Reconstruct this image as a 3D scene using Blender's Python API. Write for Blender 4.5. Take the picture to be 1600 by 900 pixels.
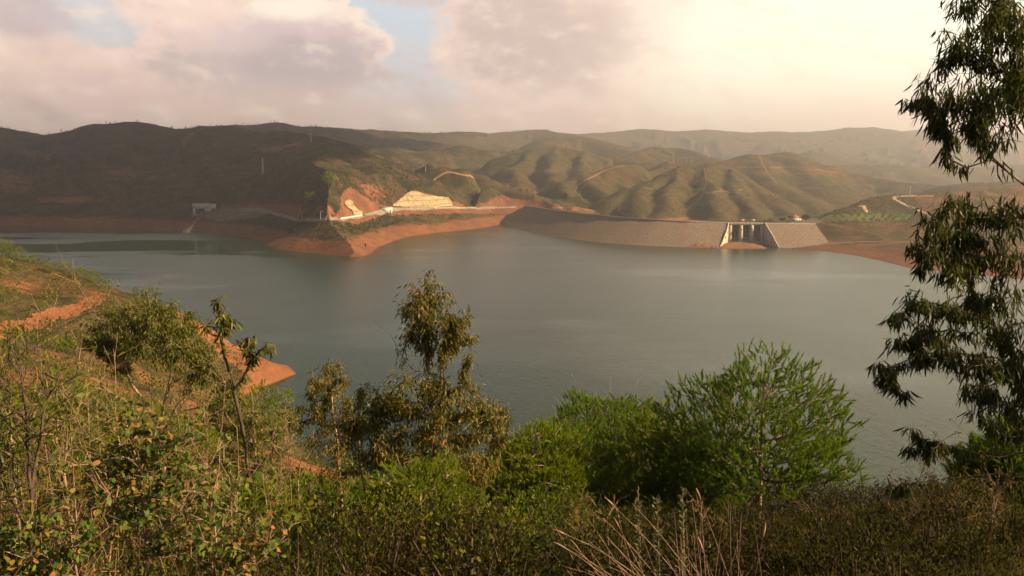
import bpy, math, random
import numpy as np
from math import radians, sin, cos, tan, pi

for _o in list(bpy.data.objects):
    bpy.data.objects.remove(_o)
rng = np.random.default_rng(7)
random.seed(7)
S = bpy.context.scene
COL = S.collection

# ------------------------------------------------------------------ camera
FPX = 1256.0           # focal length in pixels of the 1600 px wide frame
EYE = 92.0             # metres above the water
TILT = math.atan(184.0 / FPX)
cam_d = bpy.data.cameras.new('camera')
cam = bpy.data.objects.new('camera', cam_d)
COL.objects.link(cam)
cam_d.sensor_width = 36.0
cam_d.lens = 36.0 * FPX / 1600.0
cam_d.clip_start = 0.05
cam_d.clip_end = 30000.0
cam.location = (0, 0, EYE)
cam.rotation_euler = (radians(90) - TILT, 0, 0)
S.camera = cam

# ------------------------------------------------------------------ view and render settings
S.view_settings.view_transform = 'Standard'
S.view_settings.look = 'None'
S.view_settings.gamma = 1.0
S.view_settings.use_curve_mapping = False
S.view_settings.exposure = 1.17
S.render.engine = 'CYCLES'
cy = S.cycles
cy.max_bounces = 6
cy.diffuse_bounces = 2
cy.glossy_bounces = 2
cy.transmission_bounces = 3
cy.volume_bounces = 0
cy.transparent_max_bounces = 8
cy.use_denoising = True
cy.use_adaptive_sampling = True
cy.adaptive_threshold = 0.02
cy.sample_clamp_indirect = 4.0

# ------------------------------------------------------------------ sun
SUN_AZ, SUN_EL = radians(99), radians(27)       # azimuth to the right of the view direction (+Y)
SD = np.array([sin(SUN_AZ) * cos(SUN_EL), cos(SUN_AZ) * cos(SUN_EL), sin(SUN_EL)])
sl = bpy.data.lights.new('sun', 'SUN')
sun = bpy.data.objects.new('sun', sl)
COL.objects.link(sun)
sl.energy = 5.0
sl.angle = radians(0.5)
sl.color = (1.0, 0.76, 0.46)
from mathutils import Vector
sun.rotation_euler = Vector(SD).to_track_quat('Z', 'Y').to_euler()
sun.location = (300, 200, 900)

# ------------------------------------------------------------------ node helper
class NT:
    def __init__(s, tree):
        s.t = tree; s.n = tree.nodes; s.l = tree.links
    def node(s, typ, **kw):
        nd = s.n.new(typ)
        for k, v in kw.items(): setattr(nd, k, v)
        return nd
    def put(s, sock, v):
        if isinstance(v, bpy.types.NodeSocket): s.l.new(v, sock)
        elif v is not None: sock.default_value = v
    def math(s, op, a, b=None, c=None, clamp=False):
        nd = s.node('ShaderNodeMath', operation=op, use_clamp=clamp)
        s.put(nd.inputs[0], a)
        if b is not None: s.put(nd.inputs[1], b)
        if c is not None: s.put(nd.inputs[2], c)
        return nd.outputs[0]
    def noise(s, vec, scale, detail=4, rough=0.55, out=0, dist=0.0):
        nd = s.node('ShaderNodeTexNoise')
        if vec is not None: s.l.new(vec, nd.inputs['Vector'])
        nd.inputs['Scale'].default_value = scale
        nd.inputs['Detail'].default_value = detail
        nd.inputs['Roughness'].default_value = rough
        nd.inputs['Distortion'].default_value = dist
        return nd.outputs[out]
    def ss(s, v, lo, hi):
        nd = s.node('ShaderNodeMapRange', interpolation_type='SMOOTHSTEP')
        s.put(nd.inputs[0], v); s.put(nd.inputs[1], lo); s.put(nd.inputs[2], hi)
        return nd.outputs[0]
    def mix(s, f, a, b, mode='MIX'):
        nd = s.node('ShaderNodeMix', data_type='RGBA', blend_type=mode)
        s.put(nd.inputs[0], f); s.put(nd.inputs[6], a); s.put(nd.inputs[7], b)
        return nd.outputs[2]
    def scale(s, vec, v3):
        nd = s.node('ShaderNodeVectorMath', operation='MULTIPLY')
        s.l.new(vec, nd.inputs[0]); nd.inputs[1].default_value = v3
        return nd.outputs[0]
    def bump(s, h, strength, dist, normal=None):
        nd = s.node('ShaderNodeBump')
        nd.inputs['Strength'].default_value = strength
        nd.inputs['Distance'].default_value = dist
        s.l.new(h, nd.inputs['Height'])
        if normal is not None: s.l.new(normal, nd.inputs['Normal'])
        return nd.outputs[0]

def c4(r, g, b): return (r, g, b, 1.0)
def srgb(r, g, b, k=1.0):
    f = lambda v: ((v / 255 + 0.055) / 1.055) ** 2.4 if v > 10 else v / 255 / 12.92
    return (f(r) * k, f(g) * k, f(b) * k, 1.0)

# ------------------------------------------------------------------ world: Nishita sky with clouds
world = bpy.data.worlds.new('World')
S.world = world
world.use_nodes = True
W = NT(world.node_tree)
W.n.clear()
wout = W.node('ShaderNodeOutputWorld')
bg = W.node('ShaderNodeBackground')
bg.inputs['Strength'].default_value = 0.1
W.l.new(bg.outputs[0], wout.inputs[0])
sky = W.node('ShaderNodeTexSky', sky_type='NISHITA')
sky.sun_disc = False
sky.sun_elevation = SUN_EL
sky.sun_rotation = SUN_AZ
sky.air_density = 1.2
sky.dust_density = 2.5
tc = W.node('ShaderNodeTexCoord')
sep = W.node('ShaderNodeSeparateXYZ')
W.l.new(tc.outputs['Generated'], sep.inputs[0])
dx, dy, dz = sep.outputs
AZ = W.math('MULTIPLY', W.math('ARCTAN2', dx, dy), 57.29578)      # degrees right of +Y
EL = W.math('MULTIPLY', W.math('ARCSINE', dz), 57.29578)
def azel(px, py):
    v = np.array([px - 800, FPX * cos(TILT) + (450 - py) * sin(TILT), -FPX * sin(TILT) + (450 - py) * cos(TILT)])
    v /= np.linalg.norm(v)
    return math.degrees(math.atan2(v[0], v[1])), math.degrees(math.asin(v[2]))
comb = W.node('ShaderNodeCombineXYZ')
W.l.new(AZ, comb.inputs[0]); W.l.new(W.math('MULTIPLY', EL, 1.6), comb.inputs[1])
UV = comb.outputs[0]
n1 = W.noise(UV, 0.16, 6, 0.55)
n2 = W.noise(UV, 0.42, 7, 0.62)
n1c = W.math('SUBTRACT', n1, 0.5)
n2c = W.math('SUBTRACT', n2, 0.5)
n3 = W.noise(UV, 0.9, 5, 0.55)
n3c = W.math('SUBTRACT', n3, 0.5)
offv = W.node('ShaderNodeVectorMath', operation='ADD'); W.l.new(UV, offv.inputs[0]); offv.inputs[1].default_value = (0.55, 0.85, 0)
relief = W.math('SUBTRACT', W.noise(UV, 0.30, 6, 0.56), W.noise(offv.outputs[0], 0.30, 6, 0.56))
def blob(px, py, rx, ry, soft=0.35, amp=1.0, fine=0.35, rot=0.0):
    a0, e0 = azel(px, py)
    k = 57.3 / FPX
    u = W.math('DIVIDE', W.math('SUBTRACT', AZ, a0), rx * k)
    v = W.math('DIVIDE', W.math('SUBTRACT', EL, e0), ry * k)
    if rot:
        u2 = W.math('ADD', W.math('MULTIPLY', u, cos(rot)), W.math('MULTIPLY', v, sin(rot)))
        v2 = W.math('SUBTRACT', W.math('MULTIPLY', v, cos(rot)), W.math('MULTIPLY', u, sin(rot)))
        u, v = u2, v2
    d = W.math('SQRT', W.math('ADD', W.math('MULTIPLY', u, u), W.math('MULTIPLY', v, v)))
    d = W.math('ADD', d, W.math('ADD', W.math('MULTIPLY', n1c, amp * 1.7), W.math('ADD', W.math('MULTIPLY', n2c, fine * 2.2), W.math('MULTIPLY', n3c, fine * 0.9))))
    return W.math('SUBTRACT', 1.0, W.ss(d, 1.0 - soft, 1.0 + soft))
K = 5.8   # colours below are multiplied so that strength 0.1 gives the displayed value
PINK = srgb(240, 212, 196, K); PEACH = srgb(228, 198, 180, K); CREAM = srgb(255, 252, 228, K)
HOR_R = srgb(240, 212, 188, K); GREY = srgb(196, 176, 172, K); BLUE = srgb(198, 209, 217, K)
RIM = srgb(250, 226, 206, K); MAUVE = srgb(208, 188, 182, K)
# base veil: peach at the horizon, pink higher
base = W.mix(W.ss(EL, 3.0, 8.5), PEACH, PINK)
base = W.mix(W.math('MULTIPLY', W.ss(n2, 0.40, 0.66), 0.35), base, srgb(250, 222, 204, K))
base = W.mix(W.math('MULTIPLY', W.ss(n1, 0.42, 0.62), 0.35), base, srgb(224, 198, 188, K))
def over(col, mask, newc, k=1.0):
    return W.mix(W.math('MULTIPLY', mask, k, clamp=True), col, newc)
# pale blue openings
base = over(base, blob(585, 15, 190, 130, 0.45, 0.35, 0.25), BLUE, 0.95)
base = over(base, blob(180, 15, 150, 80, 0.45, 0.4, 0.3), srgb(208, 206, 206, K), 0.95)
base = over(base, blob(640, 130, 90, 60, 0.6, 0.5), srgb(216, 206, 202, K), 0.7)
# left cumulus banks
base = over(base, blob(40, 130, 160, 66, 0.25, 0.7, 0.5), srgb(238, 208, 190, K), 0.9)
base = over(base, blob(215, 140, 110, 56, 0.16, 0.6, 0.6), srgb(244, 212, 194, K), 0.9)
base = over(base, blob(120, 160, 130, 40, 0.5, 0.6, 0.5), srgb(222, 194, 184, K), 0.55)
base = over(base, blob(15, 20, 66, 26, 0.5, 0.7, 0.4), srgb(204, 184, 182, K), 0.85)
# large cumulus: lit upper masses, then the shaded body over them
base = over(base, blob(345, 6, 130, 70, 0.28, 0.5, 0.55), srgb(244, 216, 200, K), 1.0)
base = over(base, blob(400, 80, 150, 66, 0.15, 0.5, 0.6), srgb(242, 212, 196, K), 1.0)
base = over(base, blob(488, 66, 118, 58, 0.10, 0.35, 0.55, rot=-0.55), RIM, 0.95)
base = over(base, blob(462, 84, 120, 56, 0.26, 0.35, 0.6, rot=-0.5), srgb(216, 192, 188, K), 0.95)
base = over(base, blob(452, 14, 52, 16, 0.5, 0.4, 0.7, rot=-0.9), srgb(255, 240, 220, K), 0.8)
base = over(base, blob(420, 112, 140, 44, 0.30, 0.5, 0.7), srgb(208, 187, 180, K), 0.95)
base = over(base, blob(480, 100, 92, 38, 0.35, 0.5, 0.6, rot=-0.4), srgb(192, 175, 175, K), 0.85)
base = over(base, blob(350, 62, 60, 20, 0.5, 0.6, 0.6), srgb(224, 200, 192, K), 0.6)
base = over(base, blob(450, 170, 190, 34, 0.7, 0.5, 0.4), srgb(222, 194, 180, K), 0.7)
# mauve mass in the middle
base = over(base, blob(838, 45, 160, 118, 0.16, 0.4, 0.6, rot=-0.45), srgb(234, 208, 194, K), 0.95)
base = over(base, blob(862, 40, 132, 92, 0.28, 0.45, 0.6, rot=-0.45), srgb(208, 186, 174, K), 0.95)
base = over(base, blob(640, 2, 50, 10, 0.5, 0.8), srgb(208, 194, 192, K), 0.7)
clr = W.node('ShaderNodeSeparateColor'); W.l.new(base, clr.inputs[0])
cloudy = W.ss(W.math('SUBTRACT', clr.outputs[0], clr.outputs[2]), -0.10 * K, 0.06 * K)      # none in the blue openings
base = W.mix(W.math('MULTIPLY', W.math('MULTIPLY', W.ss(relief, 0.0, 0.26), cloudy), 0.60), base, srgb(254, 232, 210, K))
base = W.mix(W.math('MULTIPLY', W.math('MULTIPLY', W.ss(relief, 0.0, -0.26), cloudy), 0.50), base, srgb(198, 176, 168, K))
# brightness towards the sun
glow = W.math('MULTIPLY', W.ss(AZ, 5.5, 14.5), W.ss(EL, 2.0, 7.0))
base = W.mix(W.ss(AZ, 4.0, 22.0), base, HOR_R)
base = W.mix(W.math('MULTIPLY', glow, W.math('SUBTRACT', 1.0, W.math('MULTIPLY', W.ss(relief, 0.02, -0.22), 0.35))), base, CREAM)
base = over(base, blob(1010, -60, 130, 70, 0.6, 0.9, 0.3), srgb(248, 222, 202, K), 0.6)
base = over(base, blob(1170, 120, 150, 60, 0.7, 0.9, 0.3), srgb(255, 238, 212, K), 0.35)
# the hidden upper sky: brighter cloud near the sun, Nishita blue elsewhere
upn = W.ss(n1, 0.30, 0.50)
cloud_up = W.mix(W.ss(AZ, -4.0, 34.0), srgb(130, 144, 138, K * .40), srgb(255, 224, 180, K * .95))
skyc = sky.outputs[0]
skyd = W.mix(1.0, skyc, c4(.42, .42, .42), 'MULTIPLY')
up = W.mix(upn, skyd, cloud_up)
front = W.math('MULTIPLY', W.ss(W.math('ABSOLUTE', AZ), 100.0, 55.0), 1.0)
hi = W.ss(EL, 11.8, 17.0)
col = W.mix(hi, base, up)
col = W.mix(front, W.mix(W.ss(n1, 0.45, 0.6), skyd, srgb(150, 142, 140, K * .42)), col)
W.l.new(col, bg.inputs['Color'])

# ------------------------------------------------------------------ geometry helpers
def ray(px, py):
    return np.array([px - 800.0, FPX * cos(TILT) + (450 - py) * sin(TILT), -FPX * sin(TILT) + (450 - py) * cos(TILT)])
def at(px, py, Y):                      # point at forward distance Y on the sight line of a photo pixel
    r = ray(px, py); return np.array([0, 0, EYE]) + r * (Y / r[1])
def plane(px, py, z=0.0):               # point at height z
    r = ray(px, py); return np.array([0, 0, EYE]) + r * ((z - EYE) / r[2])
def proj(P):
    P = np.asarray(P, float); q = P - np.array([0, 0, EYE])
    f = q[..., 1] * cos(TILT) - q[..., 2] * sin(TILT)
    u = q[..., 1] * sin(TILT) + q[..., 2] * cos(TILT)
    f = np.where(f < 0.01, 0.01, f)
    return 800 + FPX * q[..., 0] / f, 450 - FPX * u / f

def mk_mesh(name, V, F, smooth=False):
    me = bpy.data.meshes.new(name)
    V = np.ascontiguousarray(V, dtype=np.float32); F = np.ascontiguousarray(F, dtype=np.int32)
    n = F.shape[1]
    me.vertices.add(len(V)); me.vertices.foreach_set('co', V.ravel())
    me.loops.add(F.size); me.loops.foreach_set('vertex_index', F.ravel())
    me.polygons.add(len(F))
    me.polygons.foreach_set('loop_start', np.arange(0, F.size, n, dtype=np.int32))
    me.update(calc_edges=True)
    if smooth: me.polygons.foreach_set('use_smooth', np.ones(len(F), dtype=bool))
    me.validate()
    return me
def attr(me, name, vals):
    a = me.attributes.new(name, 'FLOAT', 'POINT'); a.data.foreach_set('value', np.asarray(vals, np.float32))
def link(name, me, mat=None, parent=None, **props):
    o = bpy.data.objects.new(name, me); COL.objects.link(o)
    if mat is not None and len(me.materials) == 0: me.materials.append(mat)
    if parent is not None: o.parent = parent
    for k, v in props.items(): o[k] = v
    return o
def thing(name, label, category, loc=(0, 0, 0), rz=0.0, group=None):
    o = bpy.data.objects.new(name, None); COL.objects.link(o)
    o.location = loc; o.rotation_euler = (0, 0, rz); o.empty_display_size = 0.2
    o['label'] = label; o['category'] = category
    if group: o['group'] = group
    return o
def copy_thing(o, label=None, loc=None, rz=None, sc=None):
    c = o.copy(); COL.objects.link(c)
    for ch in o.children:
        k = ch.copy(); COL.objects.link(k); k.parent = c
        for g in ch.children:
            q = g.copy(); COL.objects.link(q); q.parent = k
    if label: c['label'] = label
    if loc is not None: c.location = loc
    if rz is not None: c.rotation_euler = (0, 0, rz)
    if sc is not None: c.scale = (sc, sc, sc) if not hasattr(sc, '__len__') else sc
    return c

class MB:
    """Collects boxes, prisms and tubes into one quad mesh."""
    def __init__(s): s.v = []; s.f = []; s.n = 0
    def add(s, V, F):
        s.v.append(np.asarray(V, float)); s.f.append(np.asarray(F, int) + s.n); s.n += len(V)
    def hexa(s, P):   # 8 points: bottom 4 then top 4, counter-clockwise
        s.add(P, [[3, 2, 1, 0], [4, 5, 6, 7], [0, 1, 5, 4], [1, 2, 6, 5], [2, 3, 7, 6], [3, 0, 4, 7]])
    def box(s, c, size, rz=0.0):
        hx, hy, hz = [q / 2 for q in size]
        P = np.array([[-hx, -hy, -hz], [hx, -hy, -hz], [hx, hy, -hz], [-hx, hy, -hz],
                      [-hx, -hy, hz], [hx, -hy, hz], [hx, hy, hz], [-hx, hy, hz]])
        R = np.array([[cos(rz), -sin(rz), 0], [sin(rz), cos(rz), 0], [0, 0, 1]])
        s.hexa(P @ R.T + np.asarray(c, float))
    def tube(s, pts, rad, sides=6):
        pts = np.asarray(pts, float); n = len(pts)
        rad = np.broadcast_to(rad, (n,))
        T = np.gradient(pts, axis=0); T /= np.linalg.norm(T, axis=1)[:, None] + 1e-9
        V = []
        for p, t, r in zip(pts, T, rad):
            a = np.cross(t, [0, 0, 1.0]) if abs(t[2]) < 0.95 else np.cross(t, [1.0, 0, 0])
            a /= np.linalg.norm(a); b = np.cross(t, a)
            for k in range(sides):
                w = 2 * pi * k / sides
                V.append(p + r * (a * cos(w) + b * sin(w)))
        F = [[i * sides + k, i * sides + (k + 1) % sides, (i + 1) * sides + (k + 1) % sides, (i + 1) * sides + k]
             for i in range(n - 1) for k in range(sides)]
        s.add(V, F)
    def build(s, name, mat, parent=None, smooth=False, **props):
        return link(name, mk_mesh(name, np.vstack(s.v), np.vstack(s.f), smooth), mat, parent, **props)

# value noise in numpy
_perm = np.random.default_rng(3).permutation(4096)
_val = np.random.default_rng(4).random(4096) * 2 - 1
def vnoise(x, y, seed=0):
    xi = np.floor(x).astype(np.int64); yi = np.floor(y).astype(np.int64)
    fx = x - xi; fy = y - yi
    fx = fx * fx * fx * (fx * (fx * 6 - 15) + 10); fy = fy * fy * fy * (fy * (fy * 6 - 15) + 10)
    def h(a, b): return _val[_perm[(_perm[(a + seed * 57) & 4095] + b) & 4095]]
    a = h(xi, yi); b = h(xi + 1, yi); c = h(xi, yi + 1); d = h(xi + 1, yi + 1)
    return (a * (1 - fx) + b * fx) * (1 - fy) + (c * (1 - fx) + d * fx) * fy
def fbm(x, y, oct=4, seed=0, g=0.5):
    s = 0; a = 1.0; t = 0
    for i in range(oct):
        s = s + a * vnoise(x * 2 ** i + 13.7 * i, y * 2 ** i - 7.1 * i, seed + i); t += a; a *= g
    return s / t
def sstep(x, lo, hi):
    t = np.clip((x - lo) / (hi - lo), 0, 1); return t * t * (3 - 2 * t)

def seg_dist(X, Y, pts, closed=False):
    """distance to a polyline and the arc position of the nearest point"""
    pts = np.asarray(pts, float); best = np.full(X.shape, 1e18); sb = np.zeros(X.shape); zb = np.zeros(X.shape)
    n = len(pts); acc = 0.0
    for i in range(n if closed else n - 1):
        a = pts[i]; b = pts[(i + 1) % n]
        d = b[:2] - a[:2]; L2 = max(d @ d, 1e-9); L = math.sqrt(L2)
        t = np.clip(((X - a[0]) * d[0] + (Y - a[1]) * d[1]) / L2, 0, 1)
        q = (X - a[0] - t * d[0]) ** 2 + (Y - a[1] - t * d[1]) ** 2
        m = q < best
        best = np.where(m, q, best); sb = np.where(m, acc + t * L, sb)
        if pts.shape[1] > 2: zb = np.where(m, a[2] + t * (b[2] - a[2]), zb)
        acc += L
    return np.sqrt(best), sb, zb
def inside(X, Y, poly):
    poly = np.asarray(poly, float); c = np.zeros(X.shape, bool); n = len(poly)
    for i in range(n):
        x1, y1 = poly[i][:2]; x2, y2 = poly[(i + 1) % n][:2]
        m = ((y1 > Y) != (y2 > Y))
        with np.errstate(divide='ignore', invalid='ignore'):
            c ^= m & (X < (x2 - x1) * (Y - y1) / (y2 - y1 + 1e-12) + x1)
    return c

# ------------------------------------------------------------------ the far land: ridges and shoreline
def R_(*pts): return np.array([at(*p) for p in pts])
RIDGES = [  # (points from the photo with their distances, side slope, rounding, spur strength)
    (R_((-700, 205, 5200), (-200, 206, 4600), (72, 213, 4300), (380, 200, 4200), (600, 207, 4600), (800, 214, 5200), (900, 210, 5600), (950, 207, 5900), (1000, 201, 6000),
        (1050, 205, 6000), (1100, 203, 6000), (1160, 207, 6000), (1200, 206, 6000), (1260, 207, 6000), (1320, 200, 6000), (1350, 199, 6000),
        (1400, 205, 6000), (1440, 202, 6000), (1500, 205, 6000), (1600, 208, 6000), (1750, 204, 6000), (2300, 200, 6000)), .22, 200, .35),
    (R_((-500, 195, 2700), (-150, 192, 2400), (-60, 196, 2350), (0, 201, 2300), (40, 208, 2350), (72, 211, 2400), (107, 207, 2350), (133, 203, 2300), (165, 195, 2200), (208, 190, 2150), (240, 194, 2200), (280, 201, 2300)), .40, 60, .5),
    (R_((208, 190, 2150), (190, 215, 1950), (165, 260, 1700), (150, 310, 1480), (150, 340, 1370)), .42, 50, .5),
    (R_((0, 201, 2300), (-20, 230, 1950), (10, 280, 1600), (30, 325, 1430)), .42, 50, .5),
    (R_((107, 207, 2350), (90, 240, 1950), (75, 300, 1550)), .42, 50, .5),
    (R_((280, 200, 2150), (325, 198, 2050), (350, 197, 2000), (368, 200, 2000), (400, 212, 1900), (446, 205, 1850), (483, 211, 1750), (520, 222, 1600)), .42, 55, .5),
    (R_((350, 197, 2000), (320, 230, 1800), (290, 275, 1550), (270, 320, 1380)), .45, 45, .5),
    (R_((446, 205, 1850), (400, 240, 1600), (370, 285, 1400), (350, 318, 1290)), .45, 45, .5),
    (R_((483, 214, 1650), (520, 222, 1550), (561, 234, 1480), (601, 255, 1420), (639, 272, 1400), (673, 289, 1400), (716, 312, 1400), (739, 322, 1400), (770, 327, 1395)), .46, 30, .3),
    (R_((520, 224, 1500), (500, 250, 1250), (502, 285, 1080), (512, 315, 990), (530, 337, 930), (545, 372, 885)), .50, 25, .3),
    (R_((561, 236, 1450), (590, 270, 1260), (620, 296, 1140), (640, 305, 1110)), .5, 25, .3),
    (R_((500, 250, 1250), (440, 280, 1150), (420, 312, 1120)), .5, 30, .3),
    # skyline ridges
    (R_((350, 200, 3000), (380, 196, 2900), (430, 192, 2950), (480, 198, 3000), (520, 199, 3200), (560, 204, 3300), (603, 204, 3500), (660, 207, 3500), (700, 206, 3700)), .33, 90, .5),
    (R_((660, 214, 3500), (720, 206, 3900), (770, 209, 4000), (813, 204, 4200), (846, 202, 4200), (887, 210, 4000), (930, 220, 3800), (980, 232, 3600)), .33, 90, .5),
    (R_((430, 192, 2950), (470, 215, 2500), (520, 225, 2250)), .38, 60, .5),
    (R_((603, 204, 3500), (640, 220, 3000), (690, 226, 2700)), .36, 60, .5),
    (R_((572, 238, 2200), (618, 229, 2300), (647, 236, 2300), (676, 236, 2400), (710, 229, 2500), (745, 235, 2500), (797, 243, 2500)), .42, 50, .5),
    (R_((618, 229, 2300), (640, 262, 1950), (667, 268, 1800), (687, 263, 1800), (716, 263, 1800), (745, 275, 1750), (774, 287, 1680), (805, 299, 1600), (842, 308, 1500), (862, 322, 1460)), .46, 35, .35),
    (R_((797, 243, 2300), (830, 236, 2350), (871, 230, 2400), (920, 236, 2400), (966, 247, 2400), (1007, 255, 2300)), .42, 35, .75),
    (R_((830, 236, 2350), (800, 262, 2100), (812, 290, 1800)), .5, 13, .4),
    (R_((871, 230, 2400), (860, 262, 2050), (872, 300, 1750), (880, 318, 1600)), .5, 13, .4),
    (R_((920, 236, 2400), (905, 256, 2150), (900, 276, 1950)), .5, 13, .4),
    (R_((854, 218, 3200), (883, 214, 3300), (920, 216, 3300), (958, 226, 3200), (995, 238, 3100)), .38, 60, .6),
    (R_((940, 254, 2700), (995, 239, 2800), (1028, 229, 2900), (1069, 232, 2900), (1110, 245, 2800), (1130, 256, 2700)), .40, 50, .6),
    (R_((1011, 268, 2000), (1045, 254, 2100), (1070, 256, 2100)), .45, 35, .6),
    (R_((846, 306, 1700), (883, 285, 1750), (916, 276, 1800), (958, 260, 1900), (987, 254, 2000), (1011, 267, 2000)), .48, 24, .5),
    (R_((916, 276, 1800), (940, 300, 1620), (975, 325, 1450), (1003, 338, 1350)), .5, 13, .3),
    (R_((883, 285, 1750), (870, 310, 1550), (890, 330, 1430)), .5, 13, .3),
    (R_((952, 312, 1500), (975, 300, 1560), (1011, 284, 1650), (1069, 264, 1750), (1102, 257, 1800), (1135, 264, 1800), (1160, 276, 1750), (1185, 292, 1680), (1215, 316, 1560), (1240, 334, 1450)), .50, 24, .4),
    (R_((1102, 257, 1800), (1108, 280, 1620), (1112, 305, 1470), (1118, 330, 1360)), .5, 11, .3),
    (R_((1069, 264, 1750), (1052, 290, 1580), (1040, 315, 1440), (1030, 338, 1340)), .5, 11, .3),
    (R_((1135, 264, 1800), (1155, 300, 1540), (1175, 330, 1380)), .5, 11, .3),
    (R_((1011, 284, 1650), (1000, 305, 1500), (995, 325, 1400)), .5, 11, .3),
    (R_((1123, 257, 2200), (1164, 244, 2300), (1222, 238, 2400), (1268, 251, 2400), (1313, 269, 2300), (1400, 284, 2200), (1500, 292, 2100)), .40, 35, .6),
    (R_((1164, 244, 2300), (1190, 262, 2050), (1215, 290, 1800), (1260, 318, 1600)), .45, 25, .3),
    (R_((1222, 238, 2400), (1255, 270, 2050), (1300, 300, 1800)), .45, 25, .3),
    (R_((1200, 262, 4200), (1242, 243, 4100), (1267, 235, 4100), (1300, 242, 4000), (1340, 256, 3900)), .33, 80, .5),
    (R_((1290, 260, 3300), (1340, 257, 3300), (1400, 259, 3300), (1440, 262, 3300), (1500, 262, 3300), (1600, 257, 3300), (1900, 250, 3300)), .35, 80, .5),
    (R_((1440, 300, 1900), (1500, 288, 1800), (1560, 284, 1800), (1700, 280, 1800), (2000, 280, 1700)), .42, 40, .5),
    # right bank: terrace, low hill with tracks
    (np.array([[378, 1012, 25.], [398, 1090, 23.5], [408, 1170, 23.], [470, 1110, 25.], [560, 1105, 26.], [640, 1080, 28.]]), .30, 50, .0),
    (R_((1318, 334, 1130), (1342, 321, 1170), (1370, 310, 1190), (1390, 306, 1200), (1440, 305, 1200), (1500, 300, 1200), (1600, 290, 1250), (1900, 285, 1200)), .45, 22, .2),
]
SHORE_PX = [(-900, 352), (-200, 352), (0, 352.5), (100, 354), (190, 356), (260, 360), (291, 361), (333, 365), (372, 370), (404, 375), (415, 382), (427, 388), (458, 392.5),
            (500, 397), (547, 402), (565, 401), (579, 397), (590, 387), (617, 376), (644, 369), (680, 364), (725, 360), (760, 355), (786, 350), (801, 349)]
CREST = np.array([plane(px, py, z) for px, py, z in [(823, 322, 29), (845, 326, 29), (870, 329.5, 29), (905, 334, 29), (945, 338, 29), (985, 341.3, 28.6), (1028, 344.3, 28),
                  (1080, 347, 27), (1135, 349, 26), (1189, 349.6, 25.5), (1230, 350, 25.2), (1272, 350, 25)]])
SHORE_R = [(1236, 388), (1280, 391), (1333, 399), (1370, 407), (1420, 420), (1500, 428), (1600, 437), (1800, 450)]
FARPOLY = ([tuple(plane(*p)[:2]) for p in SHORE_PX] + [tuple(c[:2]) for c in CREST] + [tuple(plane(*p)[:2]) for p in SHORE_R]
           + [(900, 420), (2500, 100), (12000, -500), (12000, 12000), (-12000, 12000), (-12000, 1300)])

SHORER = [tuple(plane(*p)[:2]) for p in SHORE_R] + [(900, 420), (2500, 100)]
def HF(X, Y):
    X = np.asarray(X, float); Y = np.asarray(Y, float)
    r = np.hypot(X, Y)
    wa = 22 * sstep(r, 1300, 2200)
    wb = 16 * sstep(r, 1150, 1500)
    Xw = X + wa * fbm(X / 260, Y / 260, 3, 11) + wb * fbm(X / 75, Y / 75, 3, 12); Yw = Y + wa * fbm(X / 260, Y / 260, 3, 23) + wb * fbm(X / 75, Y / 75, 3, 24)
    acc = np.zeros(X.shape); mx_ = np.full(X.shape, -1e9); SM = 3.5; zs = []
    for i, (pts, k, rd, amp) in enumerate(RIDGES):
        d, s, zc = seg_dist(Xw, Yw, pts)
        lam = 70 + rd * 1.3
        n = vnoise(s / lam + 31 * i + .5 * vnoise(X / 120, Y / 120, 6), d / 300.0, 40 + i)
        n = 1 - 2 * np.abs(n) ** 0.8                       # sharp spurs, rounded gullies
        prof = np.sqrt(d * d + rd * rd) - rd
        z = zc - k * (1.35 if 14 <= i <= 33 else 1.0) * prof * (1 - 0.85 * amp * n * sstep(d, 0, 150))
        zs.append(z.astype(np.float32)); mx_ = np.maximum(mx_, z)
    for z in zs: acc += np.exp(np.clip((z - mx_) / SM, -40, 0))
    h = mx_ + SM * np.log(acc)
    h = h + 5.0 * fbm(X / 70, Y / 70, 5, 5, .55) * sstep(h, 12, 60) + 5 * fbm(X / 300, Y / 300, 3, 8) * sstep(h, 20, 90)
    d, _, _ = seg_dist(X, Y, FARPOLY, True)
    sd = np.where(inside(X, Y, FARPOLY), d, -d)
    right = sstep(X, 300, 360)
    floor_ = np.clip(0.14 * sd, -30, 9 + 0 * sd) + 1.2 * fbm(X / 60, Y / 60, 3, 9) * sstep(sd, 5, 60)
    h = np.maximum(h, floor_)
    gul = 1 + 0.16 * fbm(X / 26, Y / 26, 4, 77)            # rills in the drawdown bank
    steep = 0.52 * gul * sd + .8 * np.maximum(sd - 60, 0)
    dR, _, _ = seg_dist(X, Y, SHORER); dR = np.where(sd < 0, -dR, dR)
    gentle = np.where(dR < 95, 0.105 * dR, 9.98 + 0.34 * (dR - 95)) * gul
    bank = steep * (1 - right) + gentle * right
    m = np.minimum(h, bank)
    # soft blend between bank and hillside
    kk = 3.0; t = np.clip(0.5 + 0.5 * (bank - h) / kk, 0, 1)
    m = bank * (1 - t) + h * t - kk * t * (1 - t) * 0.5
    return np.where(sd < 0, np.maximum(0.5 * sd, -25), np.maximum(m, -25))

_cache = {}
def hit(px, py, ymin=700, ymax=6500, z_off=0.0):
    """point of the far land seen at a photo pixel"""
    ys = np.geomspace(ymin, ymax, 1500)
    r = ray(px, py); P = np.array([0, 0, EYE])[None, :] + r[None, :] * (ys / r[1])[:, None]
    h = HF(P[:, 0], P[:, 1])
    below = np.where((P[:, 2] < h + 0.02))[0]
    if len(below) == 0: return None
    i = below[0]; p = P[i].copy(); p[2] = h[i] + z_off
    return p

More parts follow.
